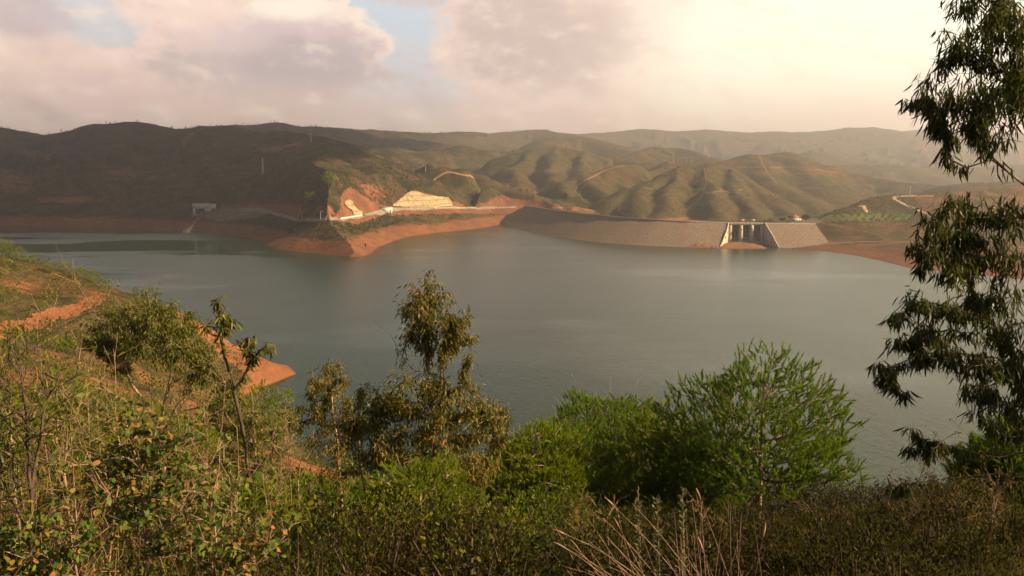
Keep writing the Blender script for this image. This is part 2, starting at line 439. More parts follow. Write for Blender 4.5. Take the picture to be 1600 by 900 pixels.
def polar(angles, radii):
    A, Rr = np.meshgrid(angles, radii, indexing='ij')
    X = Rr * np.sin(A); Y = Rr * np.cos(A)
    na, nr = A.shape
    idx = np.arange(na * nr).reshape(na, nr)
    F = np.stack([idx[:-1, :-1], idx[:-1, 1:], idx[1:, 1:], idx[1:, :-1]], -1).reshape(-1, 4)
    return X.ravel(), Y.ravel(), F

# ------------------------------------------------------------------ near land: thin plate spline through surveyed points
NP_ = [ (0, 0, 90.35), (6, 0, 90.3), (-6, 0, 90.5), (0, -12, 91), (20, -12, 90.5), (-20, -12, 92), (0, -60, 97), (60, -60, 96), (-60, -60, 104), (-130, -60, 116)]
NP_ += [tuple(at(*p)) for p in [
    (1165, 832, 22), (1480, 800, 13), (1600, 800, 14), (1300, 905, 9.5), (900, 940, 9), (600, 960, 9), (300, 960, 9), (60, 960, 8), (1600, 930, 8),
    (900, 815, 32), (700, 830, 27), (1350, 800, 24), (480, 790, 40), (300, 780, 34), (100, 760, 32), (0, 760, 30),
    (450, 735, 62), (540, 745, 66), (300, 700, 60), (100, 660, 58), (200, 625, 92), (60, 585, 130), (330, 640, 110),
    (0, 525, 215), (100, 495, 270), (150, 476, 285), (0, 450, 280), (200, 570, 170), (100, 560, 190), (-200, 480, 200), (-300, 380, 320),
    (0, 398, 325), (100, 425, 335), (160, 446, 340), (200, 462, 345), (250, 480, 350), (290, 494, 352), (350, 527, 356), (400, 553, 360), (440, 572, 362), (463, 584, 361),
    (60, 450, 300), (200, 515, 275), (300, 580, 240), (400, 650, 190), (-60, 386, 325), (-150, 370, 320)]]
NP_ += [(40, 100, 34), (0, 110, 32), (100, 90, 36), (-30, 130, 30), (200, 60, 45), (-60, 165, 34), (0, 60, 60), (40, 60, 60), (80, 45, 62), 
        (0, 160, 4), (120, 140, 4), (-60, 210, 22), (300, 100, 10), (-220, 380, 12), (-330, 400, 12), (-400, 250, 90), (-300, 100, 110), (-300, -50, 130), (300, -60, 90)]
NP_ = np.array(NP_)
def _tps(r): return np.where(r > 1e-9, r * r * np.log(r + 1e-12), 0)
_n = len(NP_); _A = np.zeros((_n + 3, _n + 3)); _sc = 100.0
_px = NP_[:, :2] / _sc
_A[:_n, :_n] = _tps(np.linalg.norm(_px[:, None] - _px[None], axis=-1)) + np.eye(_n) * 2e-4
_A[:_n, _n] = 1; _A[:_n, _n + 1:] = _px; _A[_n, :_n] = 1; _A[_n + 1:, :_n] = _px.T
_w = np.linalg.solve(_A, np.concatenate([NP_[:, 2], [0, 0, 0]]))
NEARPOLY = [(-1500, 520), (-700, 460), (-450, 430), (-330, 412), (-220, 410), (-165, 400), (-125, 386), (-106, 374), tuple(plane(466, 583)[:2]), (-101, 350), (-107, 334), (-106, 312), (-93, 284),
            (-70, 254), (-44, 228), (-12, 202), (30, 180), (80, 165), (200, 150), (330, 125), (600, 40), (1200, -300), (1500, -1500), (-1500, -1500)]
def HN(X, Y):
    X = np.atleast_1d(np.asarray(X, float)); Y = np.atleast_1d(np.asarray(Y, float)); sh = X.shape
    x = X.ravel() / _sc; y = Y.ravel() / _sc
    h = _w[_n] + _w[_n + 1] * x + _w[_n + 2] * y
    for i in range(_n):
        h = h + _w[i] * _tps(np.hypot(x - _px[i, 0], y - _px[i, 1]))
    h = h.reshape(sh); r = np.hypot(X, Y)
    h = h + fbm(X / 18, Y / 18, 4, 31) * 1.1 * sstep(r, 12, 90) + fbm(X / 2.2, Y / 2.2, 4, 35) * 0.18 * sstep(r, 1, 8)
    d, _, _ = seg_dist(X, Y, NEARPOLY, True)
    sd = np.where(inside(X, Y, NEARPOLY), d, -d)
    gul = 1 + 0.10 * fbm(X / 9, Y / 9, 4, 78)
    bank = (0.52 * gul) * sd + 1.1 * np.maximum(sd - 26, 0)
    h = np.maximum(h, np.minimum(0.22 * sd, 14))
    kk = 2.5; t = np.clip(0.5 + 0.5 * (bank - h) / kk, 0, 1)
    m = bank * (1 - t) + h * t - kk * t * (1 - t) * 0.5
    return np.where(sd < 0, np.maximum(0.5 * sd, -20), m)
def gz(x, y): return float(HN([x], [y])[0])
def hitn(px, py, ymin=4, ymax=500):
    ys = np.geomspace(ymin, ymax, 900); r = ray(px, py)
    P = np.array([0, 0, EYE])[None, :] + r[None, :] * (ys / r[1])[:, None]
    b = np.where(P[:, 2] < HN(P[:, 0], P[:, 1]))[0]
    return P[b[0]] if len(b) else None

# ------------------------------------------------------------------ materials
MATS = {}
def new_mat(name):
    m = bpy.data.materials.new(name); m.use_nodes = True
    t = NT(m.node_tree); t.n.clear()
    out = t.node('ShaderNodeOutputMaterial'); p = t.node('ShaderNodeBsdfPrincipled')
    t.l.new(p.outputs[0], out.inputs[0]); MATS[name] = m
    p.inputs['Specular IOR Level'].default_value = 0.25
    return m, t, p, out
def simple(name, col, rough=0.8, var=0.25, scale=1.5, bump=0.0, metallic=0.0):
    m, t, p, out = new_mat(name)
    g = t.node('ShaderNodeNewGeometry')
    n = t.noise(g.outputs['Position'], scale, 5)
    a = tuple(c * (1 - var) for c in col) + (1,); b = tuple(min(c * (1 + var), 1) for c in col) + (1,)
    t.l.new(t.mix(t.ss(n, 0.3, 0.7), a, b), p.inputs['Base Color'])
    p.inputs['Roughness'].default_value = rough; p.inputs['Metallic'].default_value = metallic
    if bump: t.l.new(t.bump(n, 0.5, bump), p.inputs['Normal'])
    return m
def leaf_mat(name, cols, transl=0.35, rough=0.55, spec=0.25, patch=0.6, pscale=1.2):
    """cols: [(position, rgb)] picked at random for each leaf, varied in patches"""
    m, t, p, out = new_mat(name)
    g = t.node('ShaderNodeNewGeometry')
    r = t.node('ShaderNodeValToRGB')
    n = t.noise(g.outputs['Position'], pscale, 3)
    f = t.math('ADD', t.math('MULTIPLY', g.outputs['Random Per Island'], 1 - patch * 0.5), t.math('MULTIPLY', t.math('SUBTRACT', n, 0.35), patch), clamp=True)
    t.l.new(f, r.inputs[0])
    e = r.color_ramp.elements
    while len(e) < len(cols): e.new(0.5)
    for i, (q, c) in enumerate(cols):
        e[i].position = q; e[i].color = c4(*c)
    t.l.new(r.outputs[0], p.inputs['Base Color'])
    p.inputs['Roughness'].default_value = rough
    p.inputs['Specular IOR Level'].default_value = spec * .35
    tr = t.node('ShaderNodeBsdfTranslucent'); t.l.new(t.mix(0.35, r.outputs[0], c4(0.20, 0.24, 0.03)), tr.inputs[0])
    mx = t.node('ShaderNodeMixShader'); mx.inputs[0].default_value = transl
    t.l.new(p.outputs[0], mx.inputs[1]); t.l.new(tr.outputs[0], mx.inputs[2]); t.l.new(mx.outputs[0], out.inputs[0])
    return m

SOIL = c4(0.205, 0.088, 0.040); SOIL2 = c4(0.12, 0.052, 0.029); SOIL3 = c4(0.30, 0.155, 0.078)
def land_material(name, near):
    m, t, p, out = new_mat(name)
    g = t.node('ShaderNodeNewGeometry'); P = g.outputs['Position']
    sp = t.node('ShaderNodeSeparateXYZ'); t.l.new(P, sp.inputs[0]); Z = sp.outputs[2]
    k = 4.0 if near else 1.0
    nl = t.noise(P, 0.006 * k, 5, 0.6); nm = t.noise(P, 0.035 * k, 6, 0.65); nf = t.noise(P, 0.22 * k, 4, 0.7)
    soil = t.mix(t.ss(nm, 0.38, 0.62), SOIL2, SOIL)
    if near: soil = t.mix(0.45, soil, c4(0.36, 0.130, 0.045))
    if near: soil = t.mix(t.math('MULTIPLY', t.ss(nf, 0.5, 0.62), 0.7), soil, c4(0.16, 0.075, 0.04))
    soil = t.mix(t.math('MULTIPLY', t.ss(nf, 0.5, 0.75), 0.5), soil, SOIL3)
    # water-line terraces in the drawdown bank
    wv = t.node('ShaderNodeTexWave', wave_type='BANDS', bands_direction='Z')
    wv.inputs['Scale'].default_value = 0.28; wv.inputs['Distortion'].default_value = 1.0; wv.inputs['Detail'].default_value = 3
    t.l.new(P, wv.inputs[0])
    soil = t.mix(t.math('MULTIPLY', wv.outputs['Fac'], 0.25), soil, c4(0.24, 0.085, 0.04))
    soil = t.mix(t.math('MULTIPLY', t.math('SUBTRACT', 1.0, t.ss(Z, 0.1, 1.0 if not near else 0.4)), 0.6), soil, c4(0.12, 0.05, 0.03))
    rl = t.noise(t.scale(P, (0.30 * k, 0.30 * k, 0.04 * k)), 1.0, 5, 0.65)
    soil = t.mix(t.math('MULTIPLY', t.ss(rl, 0.50, 0.60), 0.55), soil, c4(0.085, 0.036, 0.022))
    soil = t.mix(t.math('MULTIPLY', t.ss(rl, 0.42, 0.34), 0.40), soil, SOIL3)
    # scrub cover
    v1 = c4(0.042, 0.042, 0.015); v2 = c4(0.095, 0.072, 0.028); v3 = c4(0.125, 0.066, 0.032)
    veg = t.mix(t.ss(nm, 0.35, 0.62), v1, v2)
    veg = t.mix(t.math('MULTIPLY', t.ss(nl, 0.45, 0.62), 0.55), veg, v3)
    if not near:   # plantation forest on the left hills, darkened to deepen the cloud's shade; scrub elsewhere
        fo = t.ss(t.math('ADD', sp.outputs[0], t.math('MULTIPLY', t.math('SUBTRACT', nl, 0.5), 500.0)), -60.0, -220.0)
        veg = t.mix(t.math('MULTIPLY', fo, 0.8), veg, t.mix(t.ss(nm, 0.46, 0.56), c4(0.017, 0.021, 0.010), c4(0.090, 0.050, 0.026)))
    veg = t.mix(t.math('MULTIPLY', t.ss(nf, 0.50, 0.62), 0.85), veg, c4(0.020, 0.026, 0.010))
    veg = t.mix(t.math('MULTIPLY', t.ss(nf, 0.42, 0.30), 0.5), veg, c4(0.19, 0.105, 0.045) if near else c4(0.15, 0.095, 0.04))
    # bare soil below the old water line and where the ground is cut
    ba = t.node('ShaderNodeAttribute', attribute_name='bare')
    edge = t.math('ADD', t.math('MULTIPLY', t.math('SUBTRACT', nm, 0.5), 16.0), t.math('MULTIPLY', t.math('SUBTRACT', nf, 0.5), 9.0))
    zz = t.math('ADD', Z, edge)
    xr = t.ss(sp.outputs[0], 300.0, 380.0)
    line = t.math('SUBTRACT', 13.5, t.math('MULTIPLY', xr, 10.0)) if not near else 4.5
    low = t.math('SUBTRACT', 1.0, t.ss(t.math('SUBTRACT', zz, line), -1.5, 2.0))
    b2 = t.ss(t.math('ADD', ba.outputs['Fac'], t.math('ADD', t.math('MULTIPLY', t.math('SUBTRACT', nf, 0.5), 1.3), t.math('MULTIPLY', t.math('SUBTRACT', nm, 0.5), 0.8))), 0.42, 0.6)
    bare = t.math('MAXIMUM', low, b2)
    col = t.mix(bare, veg, soil)
    ga = t.node('ShaderNodeAttribute', attribute_name='grass')
    col = t.mix(ga.outputs['Fac'], col, t.mix(t.ss(nf, 0.3, 0.7), c4(0.09, 0.13, 0.028), c4(0.17, 0.18, 0.045)))
    gr = t.node('ShaderNodeAttribute', attribute_name='gravel')
    col = t.mix(gr.outputs['Fac'], col, t.mix(t.ss(nf, 0.35, 0.7), c4(0.16, 0.13, 0.11), c4(0.27, 0.23, 0.19)))
    t.l.new(col, p.inputs['Base Color'])
    p.inputs['Roughness'].default_value = 0.95; p.inputs['Specular IOR Level'].default_value = 0.05
    hb = t.math('MULTIPLY', nf, t.math('SUBTRACT', 1.0, t.math('MULTIPLY', bare, 0.6)))
    t.l.new(t.bump(hb, 1.0, 3.6 / k), p.inputs['Normal'])
    return m
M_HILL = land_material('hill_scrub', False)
M_NEAR = land_material('slope_soil', True)

# water
M_WATER, t, p, out = new_mat('reservoir_water')
g = t.node('ShaderNodeNewGeometry'); P = g.outputs['Position']
p.inputs['IOR'].default_value = 1.33; p.inputs['Specular IOR Level'].default_value = 0.5
nw = t.noise(t.scale(P, (0.0016, 0.004, 0.01)), 1.0, 5, 0.6)
swp = t.node('ShaderNodeSeparateXYZ'); t.l.new(P, swp.inputs[0])
left = t.ss(swp.outputs[0], -150.0, -420.0)
calm = t.ss(t.math('ADD', nw, t.math('MULTIPLY', left, 0.10)), 0.52, 0.60)
vcalm = t.math('MULTIPLY', calm, left)
t.l.new(t.mix(nw, c4(0.009, 0.027, 0.020), c4(0.018, 0.034, 0.023)), p.inputs['Base Color'])
rr = t.node('ShaderNodeMapRange'); t.l.new(calm, rr.inputs[0]); rr.inputs[3].default_value = 0.22; rr.inputs[4].default_value = 0.16
t.l.new(t.math('SUBTRACT', rr.outputs[0], t.math('MULTIPLY', vcalm, 0.12)), p.inputs['Roughness'])
w1 = t.noise(t.scale(P, (1.1, 0.8, 1)), 1.0, 4, 0.65, dist=0.5)
w2 = t.noise(t.scale(P, (0.16, 0.09, 1)), 1.0, 3, 0.6)
w0 = t.noise(t.scale(P, (0.02, 0.012, 1)), 1.0, 3, 0.6)
w3 = t.noise(t.scale(P, (0.42, 0.24, 1)), 1.0, 3, 0.6, dist=0.6)
hgt = t.math('ADD', t.math('ADD', t.math('MULTIPLY', w1, 0.55), w2), t.math('MULTIPLY', w3, 1.1))
st = t.node('ShaderNodeBump'); st.inputs['Distance'].default_value = 0.26
ms = t.node('ShaderNodeMapRange'); t.l.new(t.math('MULTIPLY', t.math('ADD', calm, t.ss(w0, .4, .6)), .5), ms.inputs[0]); ms.inputs[3].default_value = 0.85; ms.inputs[4].default_value = 0.5
t.l.new(t.math('MULTIPLY', ms.outputs[0], t.math('SUBTRACT', 1.0, t.math('MULTIPLY', vcalm, 0.85))), st.inputs['Strength']); t.l.new(hgt, st.inputs['Height']); t.l.new(st.outputs[0], p.inputs['Normal'])

M_CONC = simple('pale_concrete', (0.36, 0.31, 0.24), 0.8, 0.18, 0.5, 0.05)
M_CONC_D = simple('weathered_concrete', (0.27, 0.22, 0.17), 0.85, 0.25, 0.4, 0.05)
M_CONC_SUNLIT = simple('sunlit_concrete', (0.46, 0.40, 0.28), 0.8, 0.2, 0.4)
M_WHITE = simple('white_paint', (0.56, 0.53, 0.46), 0.6, 0.06, 0.8)
M_DARK = simple('dark_opening', (0.025, 0.025, 0.028), 0.5, 0.2, 1.0)
M_GATE = simple('steel_gate', (0.07, 0.07, 0.08), 0.5, 0.2, 1.0)
M_ROOF = simple('red_tiles', (0.30, 0.09, 0.05), 0.8, 0.25, 2.0)
M_STEEL = simple('galvanised_steel', (0.42, 0.42, 0.42), 0.5, 0.1, 1.0, metallic=0.3)
M_ASPH = simple('pale_road', (0.22, 0.18, 0.145), 0.9, 0.15, 0.3)
M_TRACK = simple('dirt_track', (0.24, 0.13, 0.07), 0.95, 0.25, 0.15)
M_TRACK_P = simple('pale_track', (0.42, 0.28, 0.17), 0.95, 0.2, 0.1)
M_SHOT, t, p, out = new_mat('sprayed_concrete')
g = t.node('ShaderNodeNewGeometry'); wv = t.node('ShaderNodeTexWave', wave_type='BANDS', bands_direction='Z')
wv.inputs['Scale'].default_value = 0.042; wv.inputs['Distortion'].default_value = 2.2; wv.inputs['Detail'].default_value = 3; t.l.new(g.outputs['Position'], wv.inputs[0])
n = t.noise(g.outputs['Position'], 0.16, 5)
col = t.mix(t.ss(n, .3, .7), c4(0.25, 0.18, 0.10), c4(0.42, 0.32, 0.18))
col = t.mix(t.math('MULTIPLY', t.ss(wv.outputs['Fac'], 0.25, 0.05), 0.55), col, c4(0.16, 0.11, 0.065))
t.l.new(col, p.inputs['Base Color']); p.inputs['Roughness'].default_value = 0.9; t.l.new(t.bump(n, .8, 2.0), p.inputs['Normal'])
# rockfill of the dam face
M_ROCK, t, p, out = new_mat('rockfill')
g = t.node('ShaderNodeNewGeometry'); P = g.outputs['Position']
vo = t.node('ShaderNodeTexVoronoi'); vo.inputs['Scale'].default_value = 1.1; t.l.new(P, vo.inputs['Vector'])
vc = t.node('ShaderNodeSeparateColor'); t.l.new(vo.outputs['Color'], vc.inputs[0])
n = t.noise(P, 0.05, 5, 0.6)
col = t.mix(vc.outputs[0], c4(0.165, 0.118, 0.086), c4(0.32, 0.235, 0.170))
col = t.mix(t.math('MULTIPLY', t.ss(vc.outputs[1], 0.9, 0.97), 0.8), col, c4(0.42, 0.34, 0.27))
col = t.mix(t.math('MULTIPLY', t.ss(n, 0.45, 0.7), 0.45), col, c4(0.26, 0.15, 0.10))
t.l.new(col, p.inputs['Base Color']); p.inputs['Roughness'].default_value = 0.95
t.l.new(t.bump(vo.outputs['Distance'], 1.0, 1.2), p.inputs['Normal'])

def bark(name, c1, c2, sc=14.0):
    m, t, p, out = new_mat(name)
    tcn = t.node('ShaderNodeTexCoord')
    n = t.noise(t.scale(tcn.outputs['Object'], (1, 1, 0.25)), sc, 5, 0.65)
    t.l.new(t.mix(t.ss(n, 0.38, 0.62), c4(*c1), c4(*c2)), p.inputs['Base Color'])
    p.inputs['Roughness'].default_value = 0.85
    t.l.new(t.bump(n, 0.6, 0.01), p.inputs['Normal'])
    return m
M_BARK_E = bark('eucalyptus_bark', (0.16, 0.085, 0.055), (0.42, 0.29, 0.20))
M_BARK_P = bark('pine_bark', (0.13, 0.08, 0.055), (0.36, 0.24, 0.17))
M_BARK_DARK = bark('dark_bark', (0.035, 0.024, 0.018), (0.10, 0.07, 0.05))
M_TWIG = bark('dry_twig', (0.12, 0.065, 0.04), (0.32, 0.20, 0.13))
M_STALK = bark('pale_stalk', (0.17, 0.095, 0.06), (0.38, 0.25, 0.18))

M_EUC_NEAR = leaf_mat('eucalyptus_leaf_near', [(0.0, (0.024, 0.032, 0.011)), (0.55, (0.050, 0.060, 0.016)), (0.88, (0.10, 0.095, 0.024)), (1.0, (0.22, 0.13, 0.04))], 0.30, 0.42, 0.4)
M_EUC = leaf_mat('eucalyptus_leaf', [(0.0, (0.035, 0.052, 0.009)), (0.45, (0.095, 0.108, 0.013)), (0.75, (0.19, 0.155, 0.022)), (0.93, (0.30, 0.12, 0.03)), (1.0, (0.50, 0.14, 0.04))], 0.34, 0.45, 0.45)
M_EUC_DK = leaf_mat('eucalyptus_leaf_dense', [(0.0, (0.038, 0.055, 0.010)), (0.5, (0.097, 0.107, 0.014)), (0.85, (0.179, 0.144, 0.020)), (1.0, (0.304, 0.159, 0.024))], 0.3, 0.45, 0.4)
M_PINE = leaf_mat('pine_needle', [(0.0, (0.049, 0.092, 0.007)), (0.5, (0.123, 0.211, 0.010)), (0.85, (0.225, 0.312, 0.016)), (1.0, (0.338, 0.338, 0.026))], 0.38, 0.5, 0.3, 0.6, 0.8)
M_PINE_Y = leaf_mat('pine_needle_yellow', [(0.0, (0.081, 0.122, 0.008)), (0.5, (0.170, 0.236, 0.011)), (1.0, (0.339, 0.325, 0.023))], 0.38, 0.5, 0.3, 0.6, 0.8)
M_EUC_RED = leaf_mat('eucalyptus_leaf_reddish', [(0.0, (0.035, 0.048, 0.010)), (0.4, (0.095, 0.095, 0.014)), (0.68, (0.20, 0.145, 0.024)), (0.88, (0.32, 0.12, 0.035)), (1.0, (0.50, 0.14, 0.045))], 0.34, 0.45, 0.45)
M_JUV = leaf_mat('round_leaf', [(0.0, (0.035, 0.065, 0.014)), (0.4, (0.085, 0.125, 0.020)), (0.66, (0.16, 0.185, 0.028)), (0.84, (0.30, 0.13, 0.04)), (0.97, (0.50, 0.19, 0.08))], 0.34, 0.5, 0.35, 0.35)
M_SCRUB = leaf_mat('scrub_leaf', [(0.0, (0.018, 0.028, 0.006)), (0.38, (0.065, 0.095, 0.009)), (0.58, (0.18, 0.165, 0.016)), (0.74, (0.30, 0.115, 0.028)), (0.92, (0.50, 0.16, 0.045))], 0.34, 0.7, 0.15, 1.2, 0.3)
M_DARKBUSH = leaf_mat('dark_bush_leaf', [(0.0, (0.018, 0.022, 0.009)), (0.6, (0.04, 0.042, 0.014)), (1.0, (0.09, 0.07, 0.02))], 0.2, 0.7, 0.15)
M_GRASS = leaf_mat('dry_grass', [(0.0, (0.12, 0.075, 0.03)), (0.5, (0.24, 0.14, 0.05)), (1.0, (0.42, 0.25, 0.10))], 0.35, 0.8, 0.1)
M_GREYLEAF = leaf_mat('grey_leaf', [(0.0, (0.09, 0.10, 0.05)), (0.6, (0.17, 0.17, 0.085)), (1.0, (0.28, 0.24, 0.13))], 0.25, 0.7, 0.15)
M_SCRUBY = leaf_mat('sapling_leaf', [(0.0, (0.05, 0.08, 0.012)), (0.5, (0.12, 0.15, 0.02)), (0.85, (0.22, 0.20, 0.03)), (1.0, (0.45, 0.16, 0.05))], 0.4, 0.5, 0.3)
M_RUST = leaf_mat('rusty_leaf', [(0.0, (0.035, 0.022, 0.010)), (0.5, (0.12, 0.060, 0.022)), (0.85, (0.26, 0.11, 0.04)), (1.0, (0.42, 0.20, 0.08))], 0.3, 0.7, 0.1)
M_BROWN = leaf_mat('brown_scrub_leaf', [(0.0, (0.010, 0.010, 0.005)), (0.55, (0.034, 0.026, 0.010)), (0.84, (0.10, 0.054, 0.019)), (1.0, (0.26, 0.11, 0.04))], 0.25, 0.75, 0.1, 1.0, 0.5)
M_TWIGS = leaf_mat('dry_twigs', [(0.0, (0.04, 0.025, 0.016)), (0.6, (0.11, 0.062, 0.034)), (1.0, (0.32, 0.19, 0.11))], 0.1, 0.8, 0.15)
M_FARTREE = leaf_mat('far_foliage', [(0.0, (0.022, 0.030, 0.010)), (0.6, (0.055, 0.062, 0.018)), (1.0, (0.10, 0.095, 0.03))], 0.15, 0.9, 0.05)
M_ORCH = leaf_mat('orchard_foliage', [(0.0, (0.10, 0.15, 0.02)), (1.0, (0.24, 0.27, 0.05))], 0.25, 0.9, 0.05)

# ------------------------------------------------------------------ build the land
def bandang(a_in, n_in, a_out, n_out):
    a = np.radians(a_in); b = np.radians(a_out)
    return np.concatenate([np.linspace(-b, -a, n_out, endpoint=False), np.linspace(-a, a, n_in, endpoint=False), np.linspace(a, b, n_out + 1)])
PAINT = []     # (attribute, polygon in photo pixels, near depth, far depth, strength)
def paint(a, poly, y0, y1, v=1.0): PAINT.append((a, poly, y0, y1, v))
paint('bare', [(742, 322), (765, 312), (795, 299), (835, 302), (852, 320), (905, 330), (895, 336), (740, 334)], 1350, 1500)
paint('bare', [(520, 345), (535, 318), (533, 300), (545, 292), (575, 310), (600, 322), (612, 327), (640, 300), (660, 300), (745, 326), (745, 333), (600, 336), (560, 350)], 850, 1420, .95)
paint('bare', [(560, 285), (610, 290), (600, 318), (570, 305)], 900, 1300, .55)
paint('bare', [(430, 330), (520, 320), (520, 346), (470, 348)], 900, 1300, .55)
paint('bare', [(340, 318), (470, 318), (470, 332), (340, 332)], 1100, 1400, .75)
paint('bare', [(0, 262), (60, 258), (66, 275), (40, 300), (0, 300)], 1300, 2300, .55)
paint('bare', [(35, 232), (85, 235), (80, 255), (40, 255)], 1300, 2300, .5)
paint('bare', [(150, 255), (240, 262), (250, 280), (160, 285)], 1300, 2300, .48)
paint('bare', [(60, 308), (155, 306), (155, 316), (60, 316)], 1300, 1600, .75)
paint('bare', [(255, 242), (262, 236), (300, 205), (306, 208), (270, 240)], 1500, 2400, .8)
paint('bare', [(400, 232), (470, 220), (478, 226), (410, 240)], 1300, 2000, .6)
paint('bare', [(1120, 258), (1320, 262), (1320, 276), (1120, 272)], 1900, 2500, .45)
paint('bare', [(1270, 352), (1425, 342), (1460, 380), (1380, 382), (1240, 390)], 800, 1090, .42)
paint('bare', [(1240, 392), (1400, 376), (1600, 380), (1600, 440), (1330, 402)], 600, 1000, .5)
paint('bare', [(1430, 300), (1600, 290), (1600, 345), (1430, 345)], 900, 1300, .5)
paint('gravel', [(318, 331), (345, 325), (402, 326), (425, 330), (405, 340), (345, 346), (322, 342)], 1100, 1320, .65)
paint('gravel', [(1205, 342), (1275, 338), (1282, 348), (1210, 349)], 1000, 1200, .5)
paint('grass', [(1278, 346), (1290, 337), (1345, 334), (1420, 334), (1424, 340), (1400, 345)], 1020, 1200, .85)
# near hillside
paint('bare', [(-40, 512), (60, 492), (150, 458), (168, 466), (120, 490), (60, 512), (0, 530), (-40, 535)], 150, 330, 1.0)
paint('bare', [(0, 430), (60, 440), (90, 455), (40, 460), (0, 455)], 220, 330, .5)
paint('bare', [(90, 440), (200, 455), (200, 470), (100, 468)], 240, 350, .45)
paint('bare', [(425, 690), (470, 690), (560, 770), (500, 780), (420, 730)], 35, 110, .95)
paint('bare', [(270, 480), (480, 570), (480, 620), (400, 600), (270, 495)], 300, 380, .6)
paint('bare', [(0, 640), (60, 640), (70, 700), (0, 720)], 35, 130, .7)
paint('bare', [(270, 690), (330, 690), (330, 740), (270, 740)], 30, 110, .7)
paint('bare', [(0, 700), (420, 690), (420, 800), (0, 830)], 14, 110, .5)
paint('bare', [(0, 540), (330, 560), (440, 640), (430, 700), (0, 700)], 30, 300, .45)

def paint_mesh(me, X, Y, Z):
    px, py = proj(np.stack([X, Y, Z], -1))
    vals = {a: np.zeros(len(X)) for a in ('bare', 'grass', 'gravel')}
    for a, poly, y0, y1, v in PAINT:
        dep = (Y > y0) & (Y < y1)
        jx = px + 5 * fbm(X / 9, Y / 9, 3, 61); jy = py + np.where(Y < 560, 9.0, 2.0) * fbm(X / 7, Y / 7, 4, 62)
        m = np.zeros(len(X), bool); m[dep] = inside(jx[dep], jy[dep], poly)
        vals[a] = np.where(m, np.maximum(vals[a], v), vals[a])
    for a, v in vals.items(): attr(me, a, v)

X, Y, F = polar(bandang(36, 1150, 75, 60), np.concatenate([np.geomspace(580, 3000, 430), np.geomspace(3030, 10000, 110)]))
Z = HF(X, Y)
me = mk_mesh('hills', np.stack([X, Y, Z], -1), F, True)
paint_mesh(me, X, Y, Z)
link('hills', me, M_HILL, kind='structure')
FARV = (X, Y, Z)

X, Y, F = polar(bandang(38, 760, 178, 60), np.concatenate([np.geomspace(0.4, 60, 300, endpoint=False), np.geomspace(60, 540, 430)]))
Z = HN(X, Y)
me = mk_mesh('hillside_ground', np.stack([X, Y, Z], -1), F, True)
paint_mesh(me, X, Y, Z)
link('hillside_ground', me, M_NEAR, kind='structure')

w = 9200
me = mk_mesh('reservoir_water', [[-w, -900, 0], [w, -900, 0], [w, 1430, 0], [-w, 1430, 0]], [[0, 1, 2, 3]])
link('reservoir_water', me, M_WATER, kind='structure')

# ------------------------------------------------------------------ haze
m, t, p, out = new_mat('haze_air')
t.n.remove(p)
pv = t.node('ShaderNodeVolumePrincipled')
pv.inputs['Color'].default_value = c4(0.90, 0.89, 0.98)
pv.inputs['Density'].default_value = 0.00015
pv.inputs['Anisotropy'].default_value = 0.55
t.l.new(pv.outputs[0], out.inputs['Volume'])
b = MB(); b.box((0, 0, 212), (20600, 20600, 496)); b.build('haze', m, kind='stuff')

# ------------------------------------------------------------------ a cloud outside the frame that shades the left hills
def cloud(name, c, size, seed):
    r_ = np.random.default_rng(seed); bl = []
    for i in range(90):
        q = np.array([r_.uniform(-.5, .5), r_.uniform(-.5, .5), abs(r_.normal()) * .22])
        bl.append((q * size, size.min() * r_.uniform(.5, 1.0)))
    n1_, n2_ = 20, 13
    vs, fs, off = [], [], 0
    for q, rad in bl:
        th = np.linspace(0, 2 * pi, n1_, endpoint=False); ph = np.linspace(0.05, pi - 0.05, n2_)
        T, Pp = np.meshgrid(th, ph, indexing='ij')
        D = np.stack([np.cos(T) * np.sin(Pp), np.sin(T) * np.sin(Pp), np.cos(Pp)], -1)
        rr_ = rad * (1 + .22 * fbm(D[..., 0] * 3 + q[0] / 90, D[..., 1] * 3 + D[..., 2] * 2.3 + q[1] / 90, 4, seed))
        V = q + D * rr_[..., None]; V[..., 2] = np.maximum(V[..., 2], -0.12 * size[2])
        idx = np.arange(n1_ * n2_).reshape(n1_, n2_); nx = np.roll(idx, -1, 0)
        f = np.stack([idx[:, :-1], idx[:, 1:], nx[:, 1:], nx[:, :-1]], -1).reshape(-1, 4)
        vs.append(V.reshape(-1, 3)); fs.append(f + off); off += n1_ * n2_
    me = mk_mesh(name, np.vstack(vs) + c, np.vstack(fs), True)
    return link(name, me, M_CLOUD, kind='stuff')
M_CLOUD, t, p, out = new_mat('cloud_vapour')
p.inputs['Base Color'].default_value = c4(.92, .90, .88); p.inputs['Roughness'].default_value = 1.0
p.inputs['Specular IOR Level'].default_value = 0
tr = t.node('ShaderNodeBsdfTranslucent'); tr.inputs[0].default_value = c4(.9, .88, .85)
mx = t.node('ShaderNodeMixShader'); mx.inputs[0].default_value = .35
t.l.new(p.outputs[0], mx.inputs[1]); t.l.new(tr.outputs[0], mx.inputs[2]); t.l.new(mx.outputs[0], out.inputs[0])
def shade_at(x, y, z, alt):
    k = (alt - z) / SD[2]; return np.array([x + SD[0] * k, y + SD[1] * k, alt])
cloud('cloud', shade_at(-1050, 2000, 120, 1500), np.array([1250., 2000., 260.]), 5)

